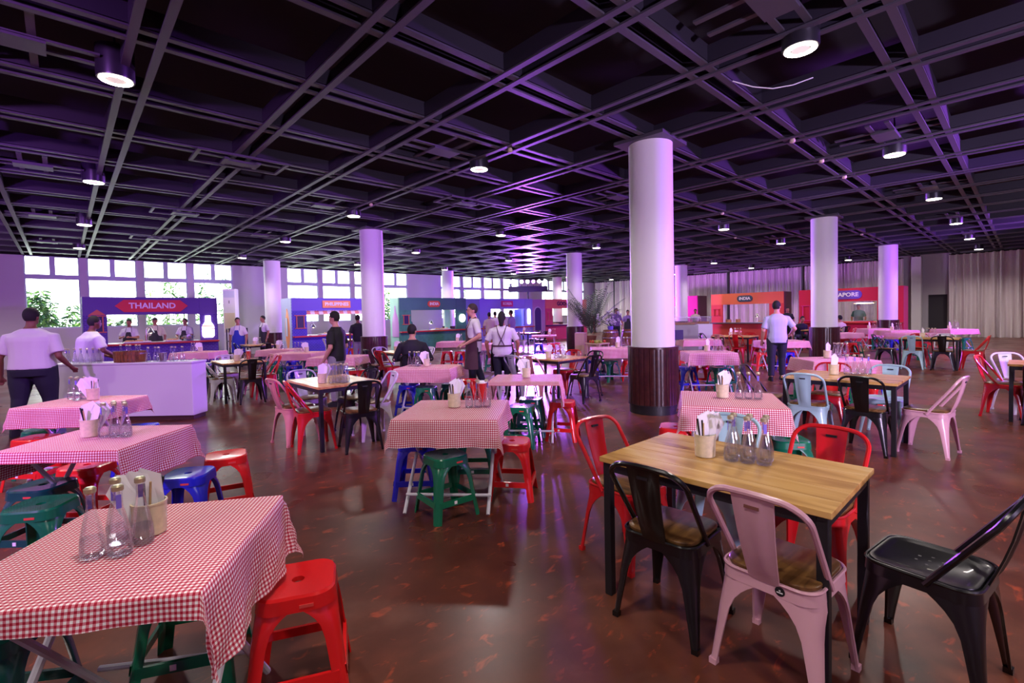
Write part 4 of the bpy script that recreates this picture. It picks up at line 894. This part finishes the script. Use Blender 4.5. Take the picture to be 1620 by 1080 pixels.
# ------------------------------------------------------------------ other things in the hall
t = empty('air_conditioner', (5.14, 22.6, 0), -.55, label='tall white floor standing air conditioner by the windows', cat='air conditioner')
MB().bbox((0, 0, .45), (.5, .4, .9), .01).build('plinth', 'white_metal', t); MB().bbox((0, 0, 1.87), (.48, .38, 1.94), .02).build('cabinet', 'white_metal', t); MB().box((0, -.192, 2.62), (.42, .012, .26)).build('outlet_grille', 'window_frame', t)
for k in range(5): MB().box((0, -.2, 2.53 + k * .045), (.40, .012, .012)).build('louvre', 'white_metal', t)
MB().box((0, -.192, 1.45), (.40, .012, .8)).build('intake_grille', 'cup_cream', t); MB().box((0, -.2, 2.3), (.02, .01, .12)).build('control_strip', 'black_frame', t)
t = empty('steel_rack', (4.85, 20.6, 0), label='dark metal rack beside the purple stall', cat='rack')
for x in (-.3, .3):
    for y in (-.2, .2): MB().box((x, y, .62), (.04, .04, 1.24)).build('post', 'black_frame', t)
for z in (.3, .75, 1.22): MB().box((0, 0, z), (.64, .44, .03)).build('shelf', 'black_frame', t)
# truss of stage lights
tx, ty = TRUSS
t = empty('stage_light_bar', (tx, ty, 0), -D(43), label='stand with a bar of bright violet stage lights above the stalls', cat='stage light')
mat('led_white', '#ffffff', emit='#e6c8ff', est=120); mat('led_violet', '#c080ff', emit='#a040ff', est=90)
MB().tube([(0, 0, 0), (0, 0, 2.95)], .05, 10).build('pole', 'black_frame', t); MB().box((0, 0, 3.1), (2.4, .25, .34)).build('crossbar_panel', 'black_frame', t)
for k in range(3):
    a = k * 2.094; MB().tube([(0, 0, .5), (.6 * math.cos(a), .6 * math.sin(a), .02)], .02, 6).build('foot', 'black_frame', t)
for k in range(7):
    x = -1.1 + k * .36; h = MB().lathe([(.11, 0), (.12, .05), (.10, .2), (.05, .26)], 14); h.v = [(x + a, -c_ * -1 + -.1, 3.55 + b_) for a, b_, c_ in h.v]; o = h.build('lamp_head', 'black_frame', t, True)
    l = MB().lathe([(.10, 0), (.10, .01)], 14); l.v = [(x + a, -.12 - c_, 3.55 + b_) for a, b_, c_ in l.v]; l.build('lens', 'led_white' if k % 3 != 1 else 'led_violet', o)
    MB().tube([(x, 0, 3.27), (x, 0, 3.46)], .015, 6).build('yoke', 'black_frame', o)
lamp('stage_lamp', 'SPOT', (tx - .4, ty - .45, 3.3), PUR, 5500, spot_size=2.3, spot_blend=.8, shadow_soft_size=.25, aim=(8, 9, 2.6))
lamp('stage_lamp', 'SPOT', (tx - 1.6, ty - 1.8, 2.6), PUR, 4500, spot_size=1.7, spot_blend=.9, shadow_soft_size=.25, aim=(11, 10.5, 4.4))
# palm in a pot by the column, wooden crate shelf, barrels with flowers
mat('palm_leaf', '#4a5a48', 0.6); mat('pot_clay', '#8a5a48', 0.7); mat('crate', '#c8a890', 0.7); mat('ribbon_red', '#c8202c', 0.5)
t = empty('potted_palm', (14.65, 11.3, 0), label='potted palm with long arching fronds in front of a column', cat='plant')
MB().lathe([(.14, 0), (.2, .3), (.21, .32), (.18, .32), (.16, .1)], 16, (0, 0, .35)).build('pot', 'pot_clay', t, True); MB().lathe([(.22, 0), (.22, .35)], 16).build('pot_stand', 'crate', t, True)
for k in range(13):
    a = k * 2.4 + .3; R = random.Random(k); L = R.uniform(1.5, 2.1); el = R.uniform(.75, 1.4); f = MB(); P = []
    for q in range(11):
        s = q / 10; d = Vector((math.cos(a), math.sin(a), 0)); P.append(Vector((0, 0, .75)) + d * (L * s * math.cos(el) + .3 * s * s) + Vector((0, 0, L * s * math.sin(el) - .5 * s * s * (1.6 - el))))
    f.tube(P, [.012 - .001 * q for q in range(11)], 5)
    for q in range(2, 10):
        for ss in (-1, 1):
            for w_ in (0, .5):
                p = P[q].lerp(P[q + 1], w_); tdir = (P[q + 1] - P[q]).normalized(); sd = tdir.cross(Vector((0, 0, 1))).normalized() * ss; l = .38 * math.sin(PI * (q + 1) / 12) + .1
                e = p + sd * l * .75 + tdir * l * .6 + Vector((0, 0, -.12 * l)); f.add([p, p + tdir * .045 + sd * l * .3, e, p - tdir * .015 + sd * l * .3], [(0, 1, 2, 3)])
    f.build('frond', 'palm_leaf', t)
MB().box((.05, -.1, 1.15), (.03, .02, .5), .4).build('red_ribbon', 'ribbon_red', t)
t = empty('crate_shelf', (13.9, 11.2, 0), .5, label='open pale wooden crate shelf beside the potted palm', cat='shelf')
for s in (-1, 1): MB().box((s * .25, 0, .4), (.05, .35, .8)).build('side_board', 'crate', t)
for z in (.03, .42, .79): MB().box((0, 0, z), (.5, .35, .04)).build('shelf_board', 'crate', t)
for k, (bx_, by_) in enumerate(((14.55, 10.35), (15.05, 9.85))):
    t = empty('wine_barrel', (bx_, by_, 0), label='brown wooden barrel with hoops topped by flowers' if k == 0 else 'brown wooden barrel beside the flower barrel', cat='barrel')
    NB = 18
    sv = MB().loft([[Vector((r * math.cos(q), r * math.sin(q), z)) for r, q in ((rr - .02, -PI / NB), (rr, -PI / NB * .94), (rr + .004, 0), (rr, PI / NB * .94), (rr - .02, PI / NB))] for rr, z in ((.25, 0), (.3, .22), (.315, .45), (.3, .68), (.25, .9))]).mesh('stave', M_BARREL, True)
    for q in range(NB): link_mesh('stave', sv, t, rz=2 * PI * q / NB)
    for z, rr in ((.1, .282), (.3, .316), (.6, .316), (.8, .282)): MB().lathe([(rr, z), (rr, z + .035)], 24, caps=False).build('hoop', 'steel', t, True)
    MB().lathe([(.24, .87), (.24, .88)], 24).build('head', M_BARREL, t)
mat('petal', '#b8b0c0', 0.7); R = random.Random(4)
t = empty('flower_arrangement', (14.55, 10.35, .9), label='pale dried flower arrangement on the wooden barrel', cat='flowers')
MB().lathe([(.09, 0), (.11, .12), (.1, .13)], 14).build('vase', 'neck_violet', t, True); f = MB(); s = MB()
for k in range(40):
    a, r_, h = R.uniform(0, 6.28), R.uniform(.05, .5), R.uniform(.2, .65); p = Vector((r_ * math.cos(a), r_ * math.sin(a), h)); s.tube([(0, 0, .1), p], .005, 4); f.ell(p, (.05, .05, .04), 6, 4)
f.build('blooms', 'petal', t); s.build('stems', 'leaf_2', t)
mat('apple_green', '#9aa83c', 0.4); mat('apple_red', '#c0402c', 0.4)
R = random.Random(8)
for k in range(14): MB().ell((13.4 + R.uniform(-.22, .22), 10.07 + R.uniform(-.22, .22), .49 + .048), (.05, .05, .048), 10, 7).build('fruit', 'apple_green' if k % 3 else 'apple_red', None, True, label='green mango lying before the palm planter' if k % 3 else 'red apple lying before the palm planter', cat='fruit', group='loose fruit before the palm planter')
t = empty('fruit_stand', (13.4, 10.07, 0), label='low wooden stand carrying fruit before the palm planter', cat='stand'); MB().bbox((0, 0, .47), (.6, .6, .04), .006).build('top', 'crate', t)
for sx in (-1, 1):
    for sy in (-1, 1): MB().box((sx * .25, sy * .25, .225), (.05, .05, .45)).build('leg', 'crate', t)
# white display counters before the orange stall
for k, (x, y, w_, d_, h, lab) in enumerate(((18.6, 9.0, .9, .7, 1.0, 'white display counter with a glass top before the orange stall'), (17.2, 8.9, .9, .7, 1.0, 'pale grey display counter with a glass top before the magenta stall'))):
    t = empty('display_counter', (x, y, 0), -D(48), label=lab, cat='counter'); MB().bbox((0, 0, h / 2), (w_, d_, h), .01).build('body', 'white_metal' if k == 0 else 'cup_pale', t) if k == 0 else MB().bbox((0, 0, h / 2), (w_, d_, h), .01).build('body', mat('cup_pale', '#b4b8b0', .6), t)
    MB().box((0, 0, h + .14), (w_ * .96, d_ * .9, .28)).build('glass_cover', M_GLASS, t); MB().box((0, 0, h + .285), (w_, d_, .012)).build('cover_lid', 'steel', t); MB().box((0, -.02, h + .05), (w_ * .8, d_ * .6, .08)).build('contents', 'food_tan', t)
# small dark objects: laptop screen on a table
t = empty('dark_screen', (12.0, 6.45, TH), -D(48), label='dark tilted screen standing on the checked table before the display counters', cat='screen'); MB().box((0, 0, .14), (.42, .03, .26)).build('panel', 'menu_dark', t); MB().box((.0, .05, .01), (.2, .15, .02)).build('stand', 'black_frame', t)

# ================================================================== people
def remeshed(mb, name, m, voxel, smooth=4):
    me = mb.mesh(name + '_raw'); o = bpy.data.objects.new('remesh_tmp', me); COL.objects.link(o)
    r = o.modifiers.new('r', 'REMESH'); r.mode = 'VOXEL'; r.voxel_size = voxel
    s = o.modifiers.new('s', 'SMOOTH'); s.iterations = smooth; s.factor = .5
    dg = bpy.context.evaluated_depsgraph_get(); out = bpy.data.meshes.new_from_object(o.evaluated_get(dg)); bpy.data.objects.remove(o); bpy.data.meshes.remove(me)
    out.name = name; out.materials.clear(); out.materials.append(MATS[m]); out.shade_smooth(); return out
def torso_rings(levels, lean=0.0, n=20):
    """levels: (z, half width, half depth, y shift)"""
    return [[Vector((hw * math.copysign(abs(math.cos(a)) ** .8, math.cos(a)), y + hd * math.copysign(abs(math.sin(a)) ** .8, math.sin(a)), z)) for a in (2 * PI * j / n for j in range(n))] for z, hw, hd, y in levels]
for k, c in {'tan': '#a8705a', 'brown': '#7a4a3a', 'fair': '#c89080'}.items(): mat('skin_' + k, c, .55)
for k, c in {'hair': '#15100f', 'hair_brown': '#2c1c18', 'white': '#cfc8d2', 'blackcloth': '#141218', 'navy': '#16162a', 'sweater': '#1c1626', 'apron_brown': '#4a2c38', 'apron_dark': '#2c2a30', 'apron_blue': '#2430a0', 'khaki': '#a87a48', 'greyp': '#8a8890', 'paleblue': '#b4b4d4', 'cream': '#cfc4b0', 'mauvecloth': '#6a4a8a', 'shoe': '#0e0d10', 'plum': '#8a70b0', 'teal': '#3a6a70'}.items(): mat('cloth_' + k, c, .8)
def person(loc, ang, label, H=1.68, shirt='white', trousers='navy', skin='tan', hair='hair', build=1.0, sleeve=.55, pose=None, apron=None, straps=False, seated=False, cap=False, turn=0.0, voxel=.013, glasses=False, legs=True, tucked=False, longhair=False):
    """figure facing local +y; ang = facing in degrees from +X"""
    P = dict(lhand=(-.25, .04, .80), rhand=(.25, .04, .80), lelb=(-.27, -.04, 1.08), relb=(.27, -.04, 1.08), lfoot=(-.10, .0), rfoot=(.10, .0), lknee=None, rknee=None, lean=0.0)
    P.update(pose or {}); k = H / 1.70; B = build
    dz = -.42 if seated else 0.0
    V = Vector
    ln = P['lean']
    def L(p): p = V(p); return V((p.x, p.y + ln * max(0, p.z - .95 - dz), p.z))
    hipz = .92 + dz; shz = 1.40 + dz
    tors = [(hipz - .08, .155 * B, .115 * B, 0), (hipz, .17 * B, .125 * B, 0), (hipz + .13, .155 * B, .115 * B + .01, .0), (hipz + .25, .16 * B, .12 * B, .005), (hipz + .36, .18 * B, .115 * B, .0), (shz - .07, .172 * B, .10 * B, -.01), (shz - .02, .145 * B, .085, -.01), (shz + .015, .105 * B, .072, -.01), (shz + .045, .075, .06, -.01), (shz + .07, .06, .055, -.005)]
    def body_torso(g=0.0, z0=None, z1=None):
        lv = [(z, a + g, b + g, y + ln * max(0, z - .95 - dz)) for z, a, b, y in tors]
        if z0 is not None:
            lv = [q for q in lv if q[0] > z0]; lv.insert(0, (z0, lv[0][1], lv[0][2], lv[0][3]))
        if z1 is not None: lv = [q for q in lv if q[0] < z1]
        return torso_rings(lv)
    LS, RS = L((-.160 * B - .02, -.01, shz - .045 - .06 * (B - 1))), L((.160 * B + .02, -.01, shz - .045 - .06 * (B - 1)))
    def J(p): p = V(p); return L((p.x, p.y, p.z + dz))
    lE, rE, lH, rH = J(P['lelb']), J(P['relb']), J(P['lhand']), J(P['rhand'])
    legsd = []
    for s, ft, kn in ((-1, P['lfoot'], P['lknee']), (1, P['rfoot'], P['rknee'])):
        hip = V((s * .09 * B, 0, hipz - .02))
        if seated: kne = V((s * .13, .42, .50)); ank = V((s * .13, .40, .09))
        else:
            ank = V((ft[0], ft[1], .09)); kne = V(kn) if kn else hip.lerp(ank, .5) + V((0, .03, 0))
        legsd.append((hip, kne, ank))
    neck = L((0, -.005, shz + .05)); hc = L((0, .02, shz + .20)); Rh = Matrix.Rotation(turn, 3, 'Z')
    m = MB(); m.loft(body_torso())
    m.tube([neck + V((0, -.01, -.04)), neck.lerp(hc, .55)], [.058, .052], 12)
    m.ell(hc + V((0, 0, .015)), (.074, .093, .105), 18, 12, Rh); m.ell(hc + Rh @ V((0, .028, -.055)), (.055, .062, .062), 14, 9, Rh)       # skull and jaw
    m.ell(hc + Rh @ V((0, .098, -.018)), (.014, .02, .024), 8, 6); m.ell(hc + Rh @ V((0, .088, -.055)), (.026, .014, .012), 8, 6)            # nose, lips
    for s in (-1, 1):
        m.ell(hc + Rh @ V((s * .076, -.005, -.005)), (.010, .020, .032), 8, 6)
        m.ell(hc + Rh @ V((s * .03, .083, .028)), (.02, .012, .007), 8, 5)
    for S, E, Hd, s in ((LS, lE, lH, -1), (RS, rE, rH, 1)):
        m.tube([S + V((-s * .03, 0, .0)), S.lerp(E, .35), E], [.056 * (B * .6 + .4), .05 * (B * .6 + .4), .04], 12); m.tube([E, E.lerp(Hd, .35), Hd], [.041, .039, .026], 12); m.ell(E, (.042, .042, .042), 10, 7)
        d = (Hd - E).normalized(); sd = d.cross(V((0, 1, 0.3))).normalized(); up = d.cross(sd).normalized()
        m.tube([Hd - d * .01, Hd + d * .04, Hd + d * .085], [.024, .036, .032], 10, sq=(1, .6))
        for q in range(4):
            o = sd * ((q - 1.5) * .017); b0 = Hd + d * .08 + o; f1 = b0 + d * (.035 + .006 * (q in (1, 2))); f2 = f1 + d * .025 + up * .02
            m.tube([b0 - d * .03, f1, f2], [.010, .0095, .0085], 7)
        th = Hd + d * .035 + sd * .03; m.tube([th - sd * .02, th + sd * .022 + d * .03, th + sd * .022 + d * .06 + up * .012], [.0125, .0115, .009], 7)
    for hip, kne, ank in legsd:
        m.tube([hip, hip.lerp(kne, .5), kne], [.088 * B, .075 * B, .055], 14); m.tube([kne, kne.lerp(ank, .3), ank], [.055, .056, .036], 12); m.tube([ank + V((0, -.03, -.04)), ank + V((0, .05, -.055)), ank + V((0, .14, -.065))], [.036, .036, .024], 8)
    t = empty('person', loc, D(ang - 90), label=label, cat='person'); t.scale = (k, k, k)
    link_mesh('body', remeshed(m, 'body', 'skin_' + skin, voxel, 3), t)
    sh = MB(); sh.loft(body_torso(.018, hipz - (.02 if tucked else .10), shz + .06))
    for S, E, Hd in ((LS, lE, lH), (RS, rE, rH)):
        s = -1 if S.x < 0 else 1; e = S.lerp(E, min(1, sleeve * 1.5)); rad = .063 * (B * .6 + .4)
        pts = [S + V((-s * .05, 0, .0)), S + V((s * .005, 0, -.01)), S.lerp(e, .5), e]; rr = [.062, rad, rad * .97, rad]
        if sleeve > .7: pts += [E.lerp(Hd, (sleeve - .66) * 2.4)]; rr = [.062, rad, rad * .95, rad * .85, .052]
        sh.tube(pts, rr, 14)
    link_mesh('shirt', remeshed(sh, 'shirt', 'cloth_' + shirt, voxel, 3), t)
    tr = MB(); tr.loft(torso_rings([(hipz - .12, .165 * B, .125 * B, 0), (hipz - .04, .18 * B, .135 * B, 0), (hipz + .07, .168 * B, .128 * B, 0)]))
    for hip, kne, ank in legsd: tr.tube([hip + V((0, 0, .02)), hip.lerp(kne, .5), kne, kne.lerp(ank, .5), ank.lerp(kne, .04)], [.105 * B, .092 * B, .075 * (B * .5 + .5), .068, .062], 14)
    link_mesh('trousers', remeshed(tr, 'trousers', 'cloth_' + trousers, voxel, 3), t)
    for hip, kne, ank in legsd:
        s = MB().loft([[V((ank.x + wx * math.cos(a), ank.y + yc + ly * math.sin(a), z)) for a in (2 * PI * j / 14 for j in range(14))] for z, wx, ly, yc in ((.0, .045, .135, .05), (.03, .047, .135, .05), (.06, .042, .11, .03), (.10, .042, .055, -.01))])
        s.build('shoe', 'cloth_shoe', t, True)
    # hair: scalp shell above a hairline, swept behind the ears
    hm = MB(); hl = .30 if not longhair else 1.0
    hm.ell(V((0, -.008, .026)), (.083, .100, .110), 22, 16, keep=lambda c: (c.z > -.01 - hl * .05 + max(0, c.y) * .75 + (0.0 if c.y > -.02 else -.055)))
    if longhair: hm.tube([(0, -.07, .03), (0, -.105, -.06), (0, -.10, -.17)], [.075, .06, .035], 10)
    hm.v = [tuple(hc + Rh @ V(p)) for p in hm.v]; hm.build('hair', 'cloth_' + hair, t, True)
    for s in (-1, 1): MB().ell(hc + Rh @ V((s * .03, .086, .012)), (.010, .006, .006), 8, 5).build('eye', 'cloth_hair', t, True)
    if cap:
        c = MB().ell(V((0, -.005, .05)), (.088, .105, .085), 18, 10, keep=lambda c_: c_.z > 0); c.loft([[V((.075 * math.cos(a), .09 + .09 * math.sin(a), .05 + dz_)) for a in (PI * j / 10 for j in range(11))] for dz_ in (0, .008)])
        c.v = [tuple(hc + Rh @ V(p)) for p in c.v]; c.build('cap', 'cloth_apron_dark', t, True)
    if glasses:
        g = MB()
        for s in (-1, 1): g.tube([V((s * .03 + .018 * math.cos(a), .104, .012 + .014 * math.sin(a))) for a in (2 * PI * j / 10 for j in range(10))], .0022, 5, closed=True); g.tube([(s * .05, .10, .014), (s * .078, .0, .014)], .0022, 5)
        g.v = [tuple(hc + Rh @ V(p)) for p in g.v]; g.build('glasses', 'cloth_hair', t)
    if apron:
        a = MB(); lv = [(hipz - .42, .20 * B, .175 * B + .01), (hipz - .2, .20 * B, .165 * B), (hipz, .19 * B, .150 * B), (hipz + .14, .172 * B, .145 * B)]
        if not straps or apron: lv += [(hipz + .3, .12 * B, .148 * B), (shz - .12, .10 * B, .135 * B)]
        def arc(z, hw, hd, wrap): return [V((hw * math.sin(q), hd * math.cos(q) + ln * max(0, z - .95 - dz), z)) for q in (wrap * (j / 8 - 1) for j in range(17))]
        rows = [arc(z, hw + .02, hd + .012, 1.75 if z < hipz + .2 else .8) for z, hw, hd in lv]
        a.loft(rows, closed=False, caps=False); o = a.build('apron', 'cloth_' + apron, t, True)
        b = MB().loft([[V(((.192 * B + .006) * math.cos(q), (.142 * B + .008) * math.sin(q), z)) for q in (2 * PI * j / 24 for j in range(24))] for z in (hipz + .10, hipz + .135)], caps=False); b.build('waistband', 'cloth_' + apron, o, True)
        g = .024
        for s in (-1, 1):
            yb = -(.12 * B + g)
            if straps: pts = [(s * .10, .10 * B + .03, shz - .1), (s * .11, .05, shz + .03), (s * .10, -.06, shz + .045), (s * .06, yb - .004, shz - .10), (-s * .005, yb - .012, shz - .24), (-s * .06, yb - .012, hipz + .13)]
            else: pts = [(s * .09, .10 * B + .03, shz - .13), (s * .075, .06, shz + .02), (s * .06, -.04, shz + .07)]
            MB().tube([(p[0], p[1] + ln * max(0, p[2] - .95 - dz), p[2]) for p in pts], .014, 6, sq=(1, .45)).build('strap', 'cloth_' + apron, o, True)
    return t
FACEAWAY = 47
person((-0.32, 9.35, 0), 62, 'stocky person in white T-shirt and black trousers walking past the white bar', 1.72, 'white', 'navy', 'brown', build=1.38, voxel=.011, pose=dict(lhand=(-.38, .04, .82), lelb=(-.325, -.06, 1.06), rhand=(.34, .16, .90), relb=(.325, -.05, 1.06), lfoot=(-.18, -.10), rfoot=(.14, .10)), tucked=True)
person((0.30, 11.05, 0), 20, 'stocky person in white T-shirt bending behind the white bar', 1.62, 'white', 'navy', 'brown', build=1.42, voxel=.012, pose=dict(lhand=(-.2, .35, .98), rhand=(.2, .35, .96), lelb=(-.33, .08, 1.1), relb=(.33, .08, 1.1), lean=.15))
person((1.62, 20.4, 0), 250, 'cook in dark bib apron by the heat lamp in the purple stall', 1.62, 'white', 'blackcloth', 'tan', apron='apron_dark', pose=dict(lhand=(-.10, .28, 1.1), rhand=(.12, .30, 1.12), lelb=(-.26, .08, 1.08), relb=(.26, .08, 1.08)), voxel=.018)
person((2.32, 20.45, 0), 255, 'capped cook in dark bib apron in the middle of the purple stall', 1.66, 'cream', 'blackcloth', 'tan', apron='apron_dark', cap=True, voxel=.018)
person((3.18, 20.4, 0), 235, 'cook in white shirt stirring the steel stock pot', 1.62, 'white', 'blackcloth', 'tan', apron='apron_dark', pose=dict(lhand=(-.12, .32, 1.02), rhand=(.14, .3, 1.05), lelb=(-.27, .1, 1.08), relb=(.27, .1, 1.08)), voxel=.018)
person((4.25, 17.9, 0), 235, 'cook in white shirt and bright blue apron beside the purple stall', 1.60, 'white', 'navy', 'tan', apron='apron_blue', voxel=.016, turn=.5)
person((5.72, 20.35, 0), 195, 'staff member in white shirt and dark apron standing at a column', 1.67, 'white', 'blackcloth', 'tan', apron='apron_dark', voxel=.016, pose=dict(rhand=(.22, -.16, .98), relb=(.30, -.10, 1.14)))
person((3.44, 8.15, 0), 128, 'person in black polo shirt standing in profile between tables', 1.61, 'blackcloth', 'greyp', 'fair', voxel=.011, build=1.04, pose=dict(rhand=(.22, .16, .84), relb=(.27, -.05, 1.08), lhand=(-.2, .14, .84)))
person((6.75, 14.3, 0), 75, 'person in black shirt and grey trousers facing the blue violet stall', 1.60, 'blackcloth', 'greyp', 'brown', voxel=.016, pose=dict(rhand=(.28, .12, .98), relb=(.32, -.05, 1.12)))
person((4.95, 8.15, 0), 52, 'seated person in black sweater seen from behind', 1.78, 'sweater', 'navy', 'fair', 'hair', build=1.1, seated=True, sleeve=.95, voxel=.012, turn=-.35, pose=dict(lhand=(-.2, .32, 1.08), rhand=(.22, .32, 1.06), lelb=(-.33, .02, 1.08), relb=(.33, .02, 1.08)))
person((12.15, 20.35, 0), 265, 'cook with a bandana leaning in the dark green stall', 1.60, 'teal', 'blackcloth', 'tan', voxel=.02)
person((5.72, 7.20, 0), 150, 'waiter in white shirt, glasses and long brown apron, hand on hip', 1.71, 'white', 'navy', 'fair', 'hair_brown', apron='apron_brown', glasses=True, voxel=.011, pose=dict(lhand=(-.17, .18, .98), lelb=(-.30, -.06, 1.12), rhand=(.2, .2, .96), relb=(.28, -.06, 1.1), lfoot=(-.06, .05), rfoot=(.14, -.22)))
person((5.92, 6.62, 0), 42, 'waitress in white shirt with crossed apron straps at her back', 1.55, 'white', 'navy', 'tan', 'hair', apron='apron_brown', straps=True, build=1.12, voxel=.011, longhair=True, pose=dict(lhand=(-.3, .1, .9), lelb=(-.32, -.02, 1.1), rhand=(.3, .1, .92), relb=(.32, -.02, 1.1)))
person((13.0, 15.3, 0), 60, 'customer in cream shirt and khaki trousers at the lilac stall', 1.62, 'cream', 'khaki', 'tan', voxel=.018)
person((14.1, 16.2, 0), 55, 'customer in white shirt between two others at the lilac stall', 1.66, 'white', 'navy', 'tan', voxel=.02)
person((13.55, 14.55, 0), 110, 'customer in lilac shirt with dark trousers at the lilac stall', 1.70, 'plum', 'navy', 'tan', voxel=.018, pose=dict(rhand=(.2, .25, 1.0), relb=(.28, .0, 1.1)))
person((11.05, 3.62, 0), 30, 'person in pale blue shirt and navy trousers walking away', 1.66, 'paleblue', 'navy', 'fair', build=1.08, voxel=.011, turn=-.5, pose=dict(rhand=(.30, .18, 1.0), relb=(.33, -.06, 1.12), lhand=(-.27, .12, .86), lfoot=(-.14, -.12), rfoot=(.12, .1)))
person((20.2, 14.0, 0), 230, 'person in purple clothes standing beside the drapes', 1.72, 'mauvecloth', 'navy', 'tan', voxel=.022)
person((20.9, 13.8, 0), 225, 'staff member in lilac shirt and dark apron by the drapes', 1.62, 'plum', 'navy', 'tan', apron='apron_dark', voxel=.022)
person((21.4, 13.1, 0), 150, 'staff member in white shirt partly behind the big column', 1.60, 'white', 'navy', 'tan', voxel=.022)
person((20.75, 6.0, 0), 220, 'person in dark top seated near the red stall menu', 1.60, 'navy', 'navy', 'tan', seated=True, voxel=.022, pose=dict(lean=.4))
person((22.0, 4.95, 0), 60, 'person in cream shirt seated before the red stall', 1.60, 'cream', 'navy', 'tan', seated=True, voxel=.02, build=1.1)
person((27.0, 5.35, 0), 185, 'cook in dark shirt inside the red stall', 1.66, 'teal', 'blackcloth', 'tan', voxel=.022)
person((24.6, 7.6, 0), 200, 'person in dark clothes at the end of the orange stall', 1.58, 'blackcloth', 'blackcloth', 'tan', voxel=.022)
person((24.9, 12.2, 0), 200, 'person in cream top between magenta and orange stalls', 1.60, 'cream', 'navy', 'tan', voxel=.022)
for x, y, a, w_ in ((4.95, 8.15, 52, 'under the seated person in black sweater'), (20.75, 6.0, 220, 'under the person in dark top'), (22.0, 4.95, 60, 'under the person in cream shirt')): chair('black', x, y, a, w_)
